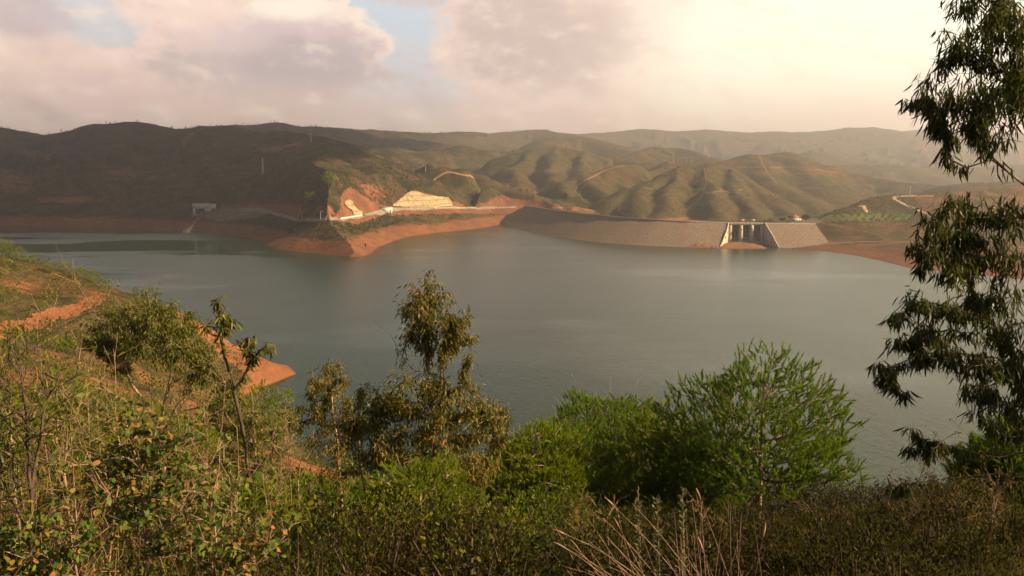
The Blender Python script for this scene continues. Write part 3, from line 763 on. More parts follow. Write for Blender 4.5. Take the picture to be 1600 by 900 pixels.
# ------------------------------------------------------------------ draped roads and tracks
def px_line(pts, step=3.0):
    o = []
    for (a, b_) in zip(pts[:-1], pts[1:]):
        n = max(2, int(math.hypot(b_[0] - a[0], b_[1] - a[1]) / step))
        for i in range(n): o.append(tuple(a[j] + (b_[j] - a[j]) * i / n for j in range(2)))
    o.append(pts[-1]); return o
def drape(name, pts3, width, mat, off=0.35, H=HF, **props):
    P = np.asarray(pts3, float)[:, :2]
    # smooth and resample
    for _ in range(3):
        Q = P.copy(); Q[1:-1] = (P[:-2] + 2 * P[1:-1] + P[2:]) / 4; P = Q
    T = np.gradient(P, axis=0); T /= np.linalg.norm(T, axis=1)[:, None] + 1e-9
    N = np.stack([-T[:, 1], T[:, 0]], -1)
    cols = 4; V = []
    for j in range(cols + 1):
        q = P + N * (j / cols - .5) * width; V.append(np.column_stack([q, H(q[:, 0], q[:, 1]) + off]))
    V = np.stack(V, 1); n = len(P)
    idx = np.arange(n * (cols + 1)).reshape(n, cols + 1)
    F = np.stack([idx[:-1, :-1], idx[:-1, 1:], idx[1:, 1:], idx[1:, :-1]], -1).reshape(-1, 4)
    return link(name, mk_mesh(name, V.reshape(-1, 3), F, True), mat, kind='structure', **props)
def track(pts, width, mat, y0, y1, name='dirt_track'):
    hs = [hit(x, y, y0, y1) for x, y in px_line(pts)]
    hs = [h for h in hs if h is not None and y0 * 1.01 < h[1] < y1 * .99]
    # keep the longest run without a jump in depth
    runs = [[hs[0]]] if hs else []
    for h in hs[1:]:
        if abs(h[1] - runs[-1][-1][1]) < 60: runs[-1].append(h)
        else: runs.append([h])
    runs = [r for r in runs if len(r) > 3]
    for r in runs: drape(name, r, width, mat)
for pts, wd, mt, y0, y1 in [
    ([(899, 300), (900, 290), (925, 277), (945, 266), (975, 258)], 3, M_TRACK, 1500, 2100),
    ([(893, 274), (903, 270)], 6, M_TRACK, 1500, 2300),
    ([(1150, 261), (1200, 262), (1240, 262), (1280, 266), (1310, 271)], 3.5, M_TRACK, 1900, 2500),
    ([(1186, 242), (1190, 255), (1198, 268), (1215, 288)], 2.5, M_TRACK, 1700, 2500),
    ([(960, 296), (1000, 294), (1050, 296)], 1.8, M_TRACK, 1300, 1800),
    ([(1085, 305), (1120, 300), (1160, 296)], 1.8, M_TRACK, 1300, 1800),
    ([(1100, 262), (1104, 285), (1095, 310), (1070, 330)], 1.8, M_TRACK, 1300, 1850),
    ([(660, 290), (700, 268), (740, 278)], 2.5, M_TRACK, 1400, 1850),
    ([(1240, 388), (1270, 384), (1300, 381), (1345, 378), (1400, 377), (1470, 380)], 5, M_TRACK, 700, 1100),
    ([(1342, 323), (1352, 320), (1349, 326), (1357, 333)], 5, M_TRACK_P, 1050, 1250),
    ([(1460, 306.6), (1420, 306.4), (1397, 307.4), (1396, 311), (1412, 319), (1436, 330), (1470, 340)], 5, M_TRACK_P, 1050, 1300),
    ([(860, 322), (900, 326), (930, 330)], 5, M_TRACK, 1300, 1600),
    ([(470, 223), (440, 230), (405, 236)], 5, M_TRACK, 1300, 2100),
]:
    track(pts, wd, mt, y0, y1)
# paved road round the headland to the dam
road_px = [(376, 328), (400, 329), (422, 331.5), (440, 337), (463, 343), (500, 345), (528, 343.5), (548, 341), (566, 338), (590, 332), (615, 328), (650, 326.5), (700, 325.5), (745, 325.5), (790, 324.5), (822, 323)]
rp = [hit(x, y, 850, 1480) for x, y in px_line(road_px, 5)]
rp = [p_ for p_ in rp if p_ is not None]
drape('road', rp, 5.5, M_ASPH, 0.5)
ROAD = np.array(rp)
def parapet(pts_px, h, th, label, mat, y0=850, y1=1480, cat='parapet', off=0.0):
    hs = [hit(x, y, y0, y1) for x, y in px_line(pts_px, 4)]
    hs = np.array([h_ for h_ in hs if h_ is not None]); b = MB()
    hs[:, 2] = np.convolve(np.pad(hs[:, 2], 1, 'edge'), [.25, .5, .25], 'valid')
    for a, c in zip(hs[:-1], hs[1:]):
        if np.linalg.norm(c - a) > 60: continue
        d = (c - a)[:2]; L = np.linalg.norm(d)
        if L < .1: continue
        nrm = np.array([-d[1], d[0], 0]) / L * th / 2
        lo = np.array([0, 0, -1.5]); hi_ = np.array([0, 0, h])
        b.hexa([a - nrm + lo, c - nrm + lo, c + nrm + lo, a + nrm + lo, a - nrm + hi_, c - nrm + hi_, c + nrm + hi_, a + nrm + hi_])
    return b.build('parapet_wall', mat, label=label, category=cat)
parapet([(532, 343), (548, 340.5), (566, 337.5)], 2.2, .5, 'short white parapet at the roadside on the headland, below the smaller cream slope', M_WHITE)
parapet([(640, 326), (700, 325), (744, 325)], 1.2, .4, 'long pale parapet along the road below the large cream slope', M_CONC)
parapet([(420, 331), (440, 337), (464, 343)], 1.4, .5, 'grey guard wall along the road descending from the gravel yard', M_CONC_D)

# ------------------------------------------------------------------ sprayed concrete slopes
def slope_sheet(poly, label, y0, y1, lift=1.2, steps=(60, 34)):
    xs = [p_[0] for p_ in poly]; ys = [p_[1] for p_ in poly]
    gx = np.linspace(min(xs), max(xs), steps[0]); gy = np.linspace(min(ys), max(ys), steps[1])
    V = np.zeros((steps[0], steps[1], 3)); ok = np.zeros(steps, bool)
    ins = inside(*np.meshgrid(gx, gy, indexing='ij'), poly)
    for i, x in enumerate(gx):
        for j, y in enumerate(gy):
            if ins[i, j]:
                h = hit(x, y, y0, y1)
                if h is not None: V[i, j] = h + np.array([0, -.5, lift + .4 * math.sin(x * 1.1) * math.sin(y * .9)]); ok[i, j] = True
    idx = np.arange(steps[0] * steps[1]).reshape(steps)
    m4 = ok[:-1, :-1] & ok[1:, :-1] & ok[1:, 1:] & ok[:-1, 1:]
    dep = V[..., 1]
    rngd = np.max([dep[:-1, :-1], dep[1:, :-1], dep[1:, 1:], dep[:-1, 1:]], 0) - np.min([dep[:-1, :-1], dep[1:, :-1], dep[1:, 1:], dep[:-1, 1:]], 0)
    m4 &= rngd < 40
    F = np.stack([idx[:-1, :-1], idx[1:, :-1], idx[1:, 1:], idx[:-1, 1:]], -1)[m4]
    used, inv = np.unique(F, return_inverse=True)
    me = mk_mesh('sprayed_concrete_slope', V.reshape(-1, 3)[used], inv.reshape(F.shape), True)
    o = link('sprayed_concrete_slope', me, M_SHOT, label=label, category='retaining slope')
    md = o.modifiers.new('thick', 'SOLIDIFY'); md.thickness = .8; md.offset = -1
    return o
slope_sheet([(611, 323), (618, 317), (632, 305), (641, 299.5), (650, 299), (664, 305), (684, 308), (701, 309.5), (707, 318), (708, 323), (700, 325), (640, 326), (622, 325)],
            'large cream sprayed concrete slope cut into the headland above the road', 900, 1480)
slope_sheet([(537, 319), (541, 314), (546, 312.5), (551, 316), (553, 322), (560, 329), (566, 332), (567, 337), (553, 338), (549, 330), (541, 325)],
            'small cream sprayed concrete patch in the orange cut at the tip of the headland', 850, 1300, steps=(40, 34))

# ------------------------------------------------------------------ the dam
def arcl(P): return np.concatenate([[0], np.cumsum(np.linalg.norm(np.diff(P, axis=0), axis=1))])
_s = arcl(CREST[:, :2]); sd_ = np.linspace(0, _s[-1], 360)
CR = np.stack([np.interp(sd_, _s, CREST[:, k]) for k in range(3)], -1)
for _ in range(20): CR[1:-1] = (CR[:-2] + 2 * CR[1:-1] + CR[2:]) / 4
T = np.gradient(CR[:, :2], axis=0); T /= np.linalg.norm(T, axis=1)[:, None]
UPN = np.stack([T[:, 1], -T[:, 0]], -1)                 # towards the water
if UPN[-10, 1] > 0: UPN = -UPN
def off(P, N, d, z): return np.column_stack([P[:, 0] + N[:, 0] * d, P[:, 1] + N[:, 1] * d, np.broadcast_to(z, (len(P),))])
cz = CR[:, 2]
prof_ = [off(CR, UPN, 1.9 * (cz + 10) + 4, -10), *[off(CR, UPN, 1.9 * (cz - (cz - .5) * f_) + 4, (cz - .5) * f_) for f_ in (0, .2, .4, .6, .8, 1.0)],
         off(CR, UPN, 4, cz), off(CR, UPN, -5, cz), off(CR, UPN, -5 - 1.7 * (cz - 5), 5)]
V = np.stack(prof_, 1); na, nb = V.shape[:2]
rr2 = V[:, 1:6]; jit = fbm(rr2[..., 0] / 5, rr2[..., 1] / 5 + rr2[..., 2] / 4, 3, 99)[..., None]
V[:, 1:6] += jit * .5
SPX0, SPX1 = 1137, 1192                                  # the spillway cuts through here
pxm = proj(CR)[0]
idx = np.arange(na * nb).reshape(na, nb)
F = np.stack([idx[:-1, :-1], idx[1:, :-1], idx[1:, 1:], idx[:-1, 1:]], -1)
i0 = int(np.argmin(abs(pxm - SPX0))); i1 = int(np.argmin(abs(pxm - SPX1)))
A0, A1 = CR[i0], CR[i1]; L = np.linalg.norm((A1 - A0)[:2]); ang = math.atan2(A1[1] - A0[1], A1[0] - A0[0])
def flare(q, sx): return 1.0 + (21 if sx < 0 else 3) * np.clip(q, 0, 1.3) ** 1.2
cz0 = (A0[2] + A1[2]) / 2
cen = V.reshape(-1, 3)[F].mean(2)[..., :2] - A0[:2]
lx = cen[..., 0] * cos(ang) + cen[..., 1] * sin(ang); ly = -cen[..., 0] * sin(ang) + cen[..., 1] * cos(ang)
qq = np.clip((-ly - 4) / (1.9 * cz0 * .95), 0, 1.3)
keep = ~((lx > -flare(qq, -1)) & (lx < L + flare(qq, 1)) & (ly < 5.2))
dam = thing('dam', 'long curved rockfill dam with pale crest road closing the reservoir', 'dam')
link('embankment', mk_mesh('embankment', V.reshape(-1, 3), F[keep]), M_ROCK, dam)
def strip(P, N, d0, d1, z0, z1, name, mat, parent, m=None):
    b = MB()
    A = off(P, N, d0, P[:, 2] + z0); B = off(P, N, d1, P[:, 2] + z0); C = off(P, N, d1, P[:, 2] + z1); D = off(P, N, d0, P[:, 2] + z1)
    for i in range(len(P) - 1):
        if m is not None and not m[i]: continue
        b.hexa([A[i], A[i + 1], B[i + 1], B[i], D[i], D[i + 1], C[i + 1], C[i]])
    return b.build(name, mat, parent)
strip(CR, UPN, -4.2, 3.6, .02, .35, 'crest_road', M_ASPH, dam)
strip(CR, UPN, 3.6, 4.3, -.6, 1.5, 'parapet', M_CONC, dam)
strip(CR, UPN, -4.9, -4.2, -.6, 1.1, 'parapet', M_CONC, dam)

# spillway
sp_ = thing('spillway', 'concrete spillway with three dark gates between pale piers in the dam', 'spillway', (A0[0], A0[1], 0), ang)
def bx(b, x0, x1, y0, y1, z0, z1): b.box(((x0 + x1) / 2, (y0 + y1) / 2, (z0 + z1) / 2), (x1 - x0, y1 - y0, z1 - z0))
b = MB(); bx(b, 0, L, -3, 6, -10, 4.5); bx(b, 0, L, -9, -3, -10, 3.2); b.build('weir', M_CONC_D, sp_)
b = MB(); bx(b, -1, L + 1, -4, 6, cz0 - 1.6, cz0 + .35); b.build('bridge_deck', M_CONC, sp_)
pw = 3.6; gw = (L - 4 * pw) / 3 + .001
for k in range(4):
    x = k * (gw + pw)
    b = MB()
    if k in (1, 2):
        b.hexa([(x, -9, -6), (x + pw, -9, -6), (x + pw, 5, -6), (x, 5, -6), (x, -5, cz0 - 1.6), (x + pw, -5, cz0 - 1.6), (x + pw, 5, cz0 - 1.6), (x, 5, cz0 - 1.6)])
    else:
        bx(b, x, x + pw, -5, 5, -6, cz0 - 1.6)
    b.build('pier', M_CONC, sp_)
for k in range(3):
    x = pw + k * (gw + pw)
    b = MB(); bx(b, x, x + gw, 1.6, 2.2, 8.5, cz0 - 1.8)
    for q in range(5): bx(b, x, x + gw, 1.3, 1.58, 9.2 + q * 2.6, 9.5 + q * 2.6)
    b.build('gate', M_GATE, sp_)
    b = MB(); bx(b, x, x + gw, 1.0, 5, 4.5, 8.48); b.build('gate_sill', M_CONC_D, sp_)
for k in (1, 2):
    x = k * (gw + pw) + pw / 2
    b = MB(); bx(b, x - .5, x + .5, -1.2, -.2, cz0 + .35, cz0 + 3.6); bx(b, x + 1.4, x + 2.2, -1.2, -.2, cz0 + .35, cz0 + 3.6)
    bx(b, x - 2.6, x + 4.2, -2.2, 1.4, cz0 + 3.6, cz0 + 5.2)
    b.build('hoist_cabin', M_CONC, sp_)
    b = MB(); bx(b, x - 1.2, x + 1.4, -7, -5, cz0 - 7.5, cz0 - 4.6); b.build('bracket', M_WHITE, sp_)
for sx, mt in ((-1, M_CONC_SUNLIT), (1, M_CONC)):                   # wing walls following the dam slope; sunlight on the left put into its colour
    b = MB(); x = -0.2 if sx < 0 else L + .2
    prev = None
    for q in range(11):
        f_ = q / 10; yy = -4 - 1.9 * (cz0) * f_ * .95; zz = cz0 * (1 - f_) + 1.6 - .4 * math.sin(f_ * 9)
        xx = x + sx * float(flare(f_, sx)); cur = (xx, yy, zz)
        if prev:
            w_ = .8
            b.hexa([(prev[0] - w_, prev[1], -6), (cur[0] - w_, cur[1], -6), (cur[0] + w_, cur[1], -6), (prev[0] + w_, prev[1], -6),
                    (prev[0] - w_, prev[1], prev[2]), (cur[0] - w_, cur[1], cur[2]), (cur[0] + w_, cur[1], cur[2]), (prev[0] + w_, prev[1], prev[2])])
        prev = cur
    b.build('wing_wall', mt, sp_)
    b = MB(); b.hexa([(x, -6, -8), (x + sx * float(flare(1.0, sx)), -52, -8), (x + sx * (float(flare(1.0, sx)) + 14), -52, -8), (x + sx * 14, -6, -8), (x, -6, .4), (x + sx * float(flare(1.0, sx)), -52, .4), (x + sx * (float(flare(1.0, sx)) + 14), -52, .4), (x + sx * 14, -6, .4)] if sx > 0 else [(x - 14, -6, -8), (x - 35, -52, -8), (x - 22, -52, -8), (x, -6, -8), (x - 14, -6, .4), (x - 35, -52, .4), (x - 22, -52, .4), (x, -6, .4)]); b.build('wall_footing', M_CONC_D, sp_)

# soil shelves at the foot of the dam
def mound(label, x0p, x1p, ybase, hgt, depth, seed, flat=False):
    a = plane(x0p, ybase); c = plane(x1p, ybase); n, m_ = 50, 20
    V = []
    for i in range(n):
        for j in range(m_):
            u = i / (n - 1); v = j / (m_ - 1)
            x = a[0] + (c[0] - a[0]) * u; y = a[1] + depth * (v - .12)
            e = (sin(pi * u) ** (.35 if flat else 1.0)) * (min(1, v * 2.2)) ** .8
            z = hgt * e * (1 + .25 * float(fbm(np.array(x / 6), np.array(y / 6), 3, seed))) - .5
            V.append((x, y, z))
    idx = np.arange(n * m_).reshape(n, m_)
    F = np.stack([idx[:-1, :-1], idx[1:, :-1], idx[1:, 1:], idx[:-1, 1:]], -1).reshape(-1, 4)
    return link('earth_mound', mk_mesh('earth_mound', V, F, True), M_SOIL, label=label, category='earth mound')
M_SOIL = simple('orange_soil', (0.20, 0.088, 0.042), 0.95, 0.3, 0.2, 0.4)
mound('low orange earth mound at the waterline against the dam, left of the spillway', 1068, 1128, 386.5, 9, 50, 3)
mound('flat shelf of orange soil at the waterline in front of the spillway gates', 1118, 1200, 388, 4.2, 48, 4, True)
def pile(px, py, w_, h_, label, seed):
    c = hit(px, py, 1200, 1560); n = 26; V = []; r_ = np.random.default_rng(seed)
    for i in range(n):
        for j in range(14):
            th = 2 * pi * i / n; rr_ = j / 13
            x = c[0] + w_ * rr_ * cos(th); y = c[1] + w_ * .8 * rr_ * sin(th)
            z = c[2] - 1 + h_ * (1 - rr_ ** 1.6) * (1 + .3 * float(vnoise(np.array(x / 3), np.array(y / 3), seed)))
            V.append((x, y, z))
    idx = np.arange(n * 14).reshape(n, 14); nx = np.roll(idx, -1, 0)
    F = np.stack([idx[:, :-1], idx[:, 1:], nx[:, 1:], nx[:, :-1]], -1).reshape(-1, 4)
    link('soil_heap', mk_mesh('soil_heap', V, F, True), M_SOIL, label=label, category='soil heap')
pile(868, 325, 14, 8, 'orange soil heap behind the left end of the dam crest, nearest the orange cut', 1)
pile(895, 329, 13, 6, 'smaller orange soil heap farther along behind the left part of the dam crest', 2)

# ------------------------------------------------------------------ buildings and small structures across the water
bp = hit(316, 331.5, 1100, 1400)
bh = thing('intake_building', 'boxy white intake building on the far left shore above its sloping ramp', 'building', tuple(bp), 0.25)
b = MB(); bx(b, -14, 12, -1, 13, 5.5, 13.5); bx(b, -14, -10, -1, 13, -3, 5.5); bx(b, 4, 12, -1, 13, -3, 5.5); b.build('wall', M_WHITE, bh)
b = MB(); bx(b, 12.2, 21, 0, 13, -3, 12.6); b.build('side_wing', M_WHITE, bh)
b = MB(); bx(b, -14.5, 12.1, -1.5, 13.5, 13.5, 14.2); b.build('roof', M_CONC_D, bh)
b = MB(); bx(b, -10, 4, 2, 12, -3, 5.4); b.build('loading_bay', M_DARK, bh)
for x in (-13.4, 7): 
    b = MB(); bx(b, x, x + 3.2, -1.25, -.98, 6.2, 7.6); b.build('window', M_DARK, bh)
b = MB(); bx(b, 14.5, 18, -.3, .02, -1, 6.5); b.build('door', M_DARK, bh)
b = MB(); bx(b, -16, 34, -4, 14, -8, -2.9); b.build('platform', M_CONC_D, bh)
# sloping ramp
top = hit(318, 333, 1100, 1400); bot = plane(291, 362, 0.0)
ax_ = (bot - top); Lr = np.linalg.norm(ax_); ax_ /= Lr
sdv = np.cross(ax_, [0, 0, 1.0]); sdv /= np.linalg.norm(sdv); up_ = np.cross(sdv, ax_)
if up_[2] < 0: up_ = -up_
rmp = thing('inclined_ramp', 'straight sloping concrete ramp with rails running down to the water below the white building', 'ramp', tuple(top))
def beam(b, p0, p1, w_, h0, h1, side=0.0):
    c0 = p0 - top + sdv * side; c1 = p1 - top + sdv * side
    b.hexa([c0 - sdv * w_ / 2 + up_ * h0, c1 - sdv * w_ / 2 + up_ * h0, c1 + sdv * w_ / 2 + up_ * h0, c0 + sdv * w_ / 2 + up_ * h0,
            c0 - sdv * w_ / 2 + up_ * h1, c1 - sdv * w_ / 2 + up_ * h1, c1 + sdv * w_ / 2 + up_ * h1, c0 + sdv * w_ / 2 + up_ * h1])
e0 = top - ax_ * 6; e1 = bot + ax_ * 6
M_OLDC = simple('old_concrete', (0.13, 0.10, 0.08), 0.9, 0.3, 0.3)
b = MB(); beam(b, e0, e1, 7.0, -2.5, 1.2); b.build('deck', M_OLDC, rmp)
for s_ in (-3.6, 0.4, 3.6):
    b = MB(); beam(b, e0, e1, .8, 1.2, 1.9, s_); b.build('rail', M_OLDC, rmp)
# retaining wall of the yard: pale rubble row
rb = thing('rubble_pile', 'pale grey rubble heap along the edge of the gravel yard', 'rubble', tuple(hit(385, 336, 1050, 1300)))
r_ = np.random.default_rng(9)
for i in range(26):
    q = r_.normal(size=3) * np.array([14, 3.5, .5]); s_ = r_.uniform(.9, 2.2); b = MB()
    b.box((q[0], q[1], abs(q[2])), (s_ * 1.5, s_, s_), r_.uniform(0, 3)); b.build('stone', M_CONC, rb)
# white roadside box
wp = hit(603, 331, 900, 1400)
wb = thing('roadside_cabin', 'low white flat-roofed cabin beside the road on the headland', 'cabin', tuple(wp), 0.28)
b = MB(); bx(b, -9, 9, -3, 4, -2, 6.6); b.build('wall', M_WHITE, wb)
b = MB(); bx(b, -9.3, 9.3, -3.3, 4.3, 6.6, 7.1); b.build('roof', M_CONC, wb)
b = MB(); bx(b, 5.6, 7.4, -3.12, -2.98, -1, 3); b.build('door', M_CONC_D, wb)
wp = hit(678, 325.5, 1000, 1450)
wb = thing('utility_box', 'tiny white utility box at the foot of the large cream slope', 'utility box', tuple(wp), 0.1)
b = MB(); bx(b, -3, 3, -2, 2, -1, 2.6); b.build('body', M_WHITE, wb)
b = MB(); bx(b, -3.2, 3.2, -2.2, 2.2, 2.6, 2.9); b.build('lid', M_CONC, wb)
# street lamps on the road
def lamp(px, py, h_, label):
    c = hit(px, py, 900, 1300)
    t_ = thing('street_lamp', label, 'street lamp', tuple(c), group='street lamps along the headland road')
    b = MB(); b.tube([(0, 0, -1), (0, 0, h_)], [.32, .2], 6); b.build('pole', M_STEEL, t_)
    b = MB(); b.tube([(0, 0, h_), (.6, 0, h_ + .5), (1.8, 0, h_ + .6)], .2, 6); b.build('arm', M_STEEL, t_)
    b = MB(); b.box((2.2, 0, h_ + .55), (1.4, .6, .3)); b.build('lamp_head', M_STEEL, t_)
lamp(472, 344, 11, 'left one of two street lamps on the headland road, beside the guard wall')
lamp(501, 344.5, 11, 'right one of two street lamps on the headland road, near the orange cut')
# lattice pylons
def pylon(px, ptop, pbot, y0, y1, label):
    c = hit(px, pbot, y0, y1)
    if c is None: return
    h_ = (pbot - ptop) / FPX * c[1]
    t_ = thing('power_pylon', label, 'pylon', tuple(c), group='pylons on the hills')
    b = MB(); w_ = h_ * .055
    for sx in (-1, 1):
        for sy in (-1, 1): b.tube([(sx * w_, sy * w_, -2), (sx * w_ * .25, sy * w_ * .25, h_)], h_ * .009 + .08, 4)
    for k in range(8):
        z0 = h_ * k / 8; z1 = h_ * (k + 1) / 8; a = w_ * (1 - .75 * k / 8); c_ = w_ * (1 - .75 * (k + 1) / 8); s_ = 1 if k % 2 else -1
        for sy in (-1, 1): b.tube([(s_ * a, sy * a, z0), (-s_ * c_, sy * c_, z1)], .12, 4); b.tube([(a * sy, s_ * a, z0), (c_ * sy, -s_ * c_, z1)], .12, 4)
    b.build('lattice_mast', M_STEEL, t_)
    b = MB()
    for zz in (.82, .93): b.box((0, 0, h_ * zz), (h_ * .26, .3, .3))
    b.build('cross_arm', M_STEEL, t_)
pylon(411, 247, 273, 1150, 2000, 'lattice pylon on the dark hillside above the gravel yard')
pylon(486, 208, 222, 1200, 2200, 'lattice pylon on the crest of the dark headland hill')
pylon(665, 258, 268, 1400, 2600, 'thin mast on the rounded hill behind the headland')
pylon(1421, 290, 308, 1050, 1400, 'tall thin mast beside the bright bend of the track on the right bank')
pylon(1446, 292, 304, 1050, 1400, 'shorter mast standing farther right on the low hill with the track')

# house with red roof
hp_ = np.array([*plane(1240, 345, 23)[:2], 0]); hp_[2] = HF(hp_[:1], hp_[1:2])[0]
hs = thing('house', 'white house with red tiled roof behind the right end of the dam', 'house', tuple(hp_), 0.3); hs.scale = (.85, .85, .85)
b = MB(); bx(b, -7, 7, -4, 4, -1.5, 5.2); b.build('wall', M_WHITE, hs)
b = MB()
for s_ in (-1, 1):
    b.hexa([(-7.8, s_ * 5, 4.9), (7.8, s_ * 5, 4.9), (7.8, 0, 8), (-7.8, 0, 8), (-7.8, s_ * 5, 5.3), (7.8, s_ * 5, 5.3), (7.8, 0, 8.4), (-7.8, 0, 8.4)])
b.build('roof', M_ROOF, hs)
b = MB(); bx(b, 3, 4.2, 1, 2, 7, 9.8); b.build('chimney', M_WHITE, hs)
b = MB(); bx(b, 7.3, 12, -3, 3, -1.5, 3.6); b.build('side_wing', M_WHITE, hs)
b = MB(); b.hexa([(7.3, -3.4, 3.6), (12.4, -3.4, 3.6), (12.4, 3.4, 3.6), (7.3, 3.4, 3.6), (7.3, -3.4, 5), (12.4, -3.4, 4), (12.4, 3.4, 4), (7.3, 3.4, 5)]); b.build('wing_roof', M_ROOF, hs)
for x in (-5, -1.2, 2.6): b = MB(); bx(b, x, x + 1.8, -4.12, -3.98, .6, 2.9); b.build('window', M_DARK, hs)

# ------------------------------------------------------------------ foliage generators
def unit(v): return v / (np.linalg.norm(v, axis=-1, keepdims=True) + 1e-12)
def rnd_dir(n, r_): return unit(r_.normal(size=(n, 3)))
def leaf_blades(P, D, L, Wd, r_, curve=0.25):
    """sickle leaves: 6 vertices, 4 triangles each"""
    n = len(P); D = unit(D)
    side = unit(np.cross(D, rnd_dir(n, r_))); up = np.cross(side, D)
    L = np.broadcast_to(L, (n,))[:, None]; Wd = np.broadcast_to(Wd, (n,))[:, None]
    cv = (r_.uniform(.3, 1, n) * curve)[:, None]
    f = lambda s: P + D * (s * L) + side * (cv * L * (s * s)) + up * (cv * .4 * L * s * s)
    a = f(0.0); b1 = f(.33); b2 = f(.66); tip = f(1.0)
    V = np.stack([a, b1 - side * Wd * .5, b1 + side * Wd * .5, b2 - side * Wd * .42, b2 + side * Wd * .42, tip], 1).reshape(-1, 3)
    base = (np.arange(n) * 6)[:, None, None]
    F = (np.array([[0, 1, 2], [1, 3, 2], [2, 3, 4], [3, 5, 4]])[None] + base).reshape(-1, 3)
    return V, F
def leaf_round(P, D, L, Wd, r_):
    n = len(P); D = unit(D); side = unit(np.cross(D, rnd_dir(n, r_))); up = np.cross(side, D)
    L = np.broadcast_to(L, (n,))[:, None]; Wd = np.broadcast_to(Wd, (n,))[:, None]
    pts = [(0, 0, 0), (.28, -.46, .05), (.28, .46, .05), (.68, -.40, .04), (.68, .40, .04), (1, 0, -.06)]
    V = np.stack([P + D * (s * L) + side * (w_ * Wd) + up * (q * L) for s, w_, q in pts], 1).reshape(-1, 3)
    base = (np.arange(n) * 6)[:, None, None]
    F = (np.array([[0, 1, 2], [1, 3, 2], [2, 3, 4], [3, 5, 4]])[None] + base).reshape(-1, 3)
    return V, F
def leaf_quad(P, D, L, Wd, r_):
    n = len(P); D = unit(D); side = unit(np.cross(D, rnd_dir(n, r_)))
    L = np.broadcast_to(L, (n,))[:, None]; Wd = np.broadcast_to(Wd, (n,))[:, None]
    V = np.stack([P, P + D * L * .5 - side * Wd * .5, P + D * L, P + D * L * .5 + side * Wd * .5], 1).reshape(-1, 3)
    return V, np.arange(n * 4).reshape(n, 4)
def needles(P, D, L, Wd, r_):
    n = len(P); D = unit(D); side = unit(np.cross(D, rnd_dir(n, r_)))
    L = np.broadcast_to(L, (n,))[:, None]; Wd = np.broadcast_to(Wd, (n,))[:, None]
    V = np.stack([P - side * Wd * .5, P + side * Wd * .5, P + D * L], 1).reshape(-1, 3)
    return V, np.arange(n * 3).reshape(n, 3)
def join(parts):
    vs, fs, o = [], [], 0
    for V, F in parts: vs.append(V); fs.append(F + o); o += len(V)
    return np.vstack(vs), np.vstack(fs)

class Skel:
    def __init__(s): s.buf = np.zeros((4096, 3)); s.n = 0; s.par = []
    @property
    def p(s): return s.buf[:s.n]
    def chain(s, pts, parent=-1):
        for q in pts:
            if s.n == len(s.buf): s.buf = np.vstack([s.buf, np.zeros_like(s.buf)])
            s.buf[s.n] = q; s.n += 1
            s.par.append(parent); parent = s.n - 1
        return parent
    def attach(s, target, r_, sag=0.0, lift=0.0, seg=0.25, up_bias=0.6, jit=.12):
        A = s.p; d = target - A; L = np.linalg.norm(d, axis=1)
        cost = L + up_bias * np.maximum(0, -d[:, 2]) * 1.6        # prefer branching from below
        i = int(np.argmin(cost)); a = A[i].copy(); v = target - a; Ln = np.linalg.norm(v)
        n = max(1, int(Ln / seg)); off_ = r_.normal(size=3) * Ln * jit
        pts = []
        for k in range(1, n + 1):
            u = k / n
            q = a + v * u + off_ * math.sin(pi * u) + np.array([0, 0, (lift - sag) * Ln * math.sin(pi * u)])
            pts.append(q)
        return s.chain(pts, i)
    def radii(s, rt, rbase, pw_=2.3):
        n = len(s.p); w_ = np.zeros(n); par = s.par
        kids = np.zeros(n, int)
        for i in range(n):
            if par[i] >= 0: kids[par[i]] += 1
        acc = np.zeros(n)
        for i in range(n - 1, -1, -1):
            v = acc[i] if kids[i] else rt ** pw_
            w_[i] = max(v, rt ** pw_)
            if par[i] >= 0: acc[par[i]] += w_[i]
        r = w_ ** (1 / pw_); 
        return np.minimum(r * 1.0, rbase) if r[0] <= rbase else rt + (r - rt) * (rbase - rt) / max(r[0] - rt, 1e-6)
    def mesh(s, name, r, sides=6):
        P = np.array(s.p); par = np.array(s.par); n = len(P)
        e = np.where(par >= 0)[0]; a = P[par[e]]; b_ = P[e]
        d = unit(b_ - a)
        din = np.zeros((n, 3)); din[e] = d; din[par < 0] = [0, 0, 1]
        first = {}
        main = np.zeros(len(e), bool)
        for j, i in enumerate(e):
            if par[i] == i - 1: main[j] = True
        d0 = np.where(main[:, None] & (par[par[e]] >= 0)[:, None], din[par[e]], d)
        ra = np.where(main, r[par[e]], np.minimum(r[par[e]], r[e] * 1.25)); rb_ = r[e]
        def ring(c, dd, rad):
            ref = np.where(np.abs(dd[:, 2:3]) < .92, np.array([[0, 0, 1.0]]), np.array([[1.0, 0, 0]]))
            u = unit(np.cross(dd, ref)); v = np.cross(dd, u)
            th = np.arange(sides) * 2 * pi / sides
            return c[:, None] + rad[:, None, None] * (u[:, None] * np.cos(th)[None, :, None] + v[:, None] * np.sin(th)[None, :, None])
        V = np.concatenate([ring(a, d0, ra), ring(b_, d, rb_)], 1).reshape(-1, 3)
        k = np.arange(sides); q = np.stack([k, (k + 1) % sides, (k + 1) % sides + sides, k + sides], -1)
        F = (q[None] + (np.arange(len(e)) * 2 * sides)[:, None, None]).reshape(-1, 4)
        return mk_mesh(name, V, F, True)

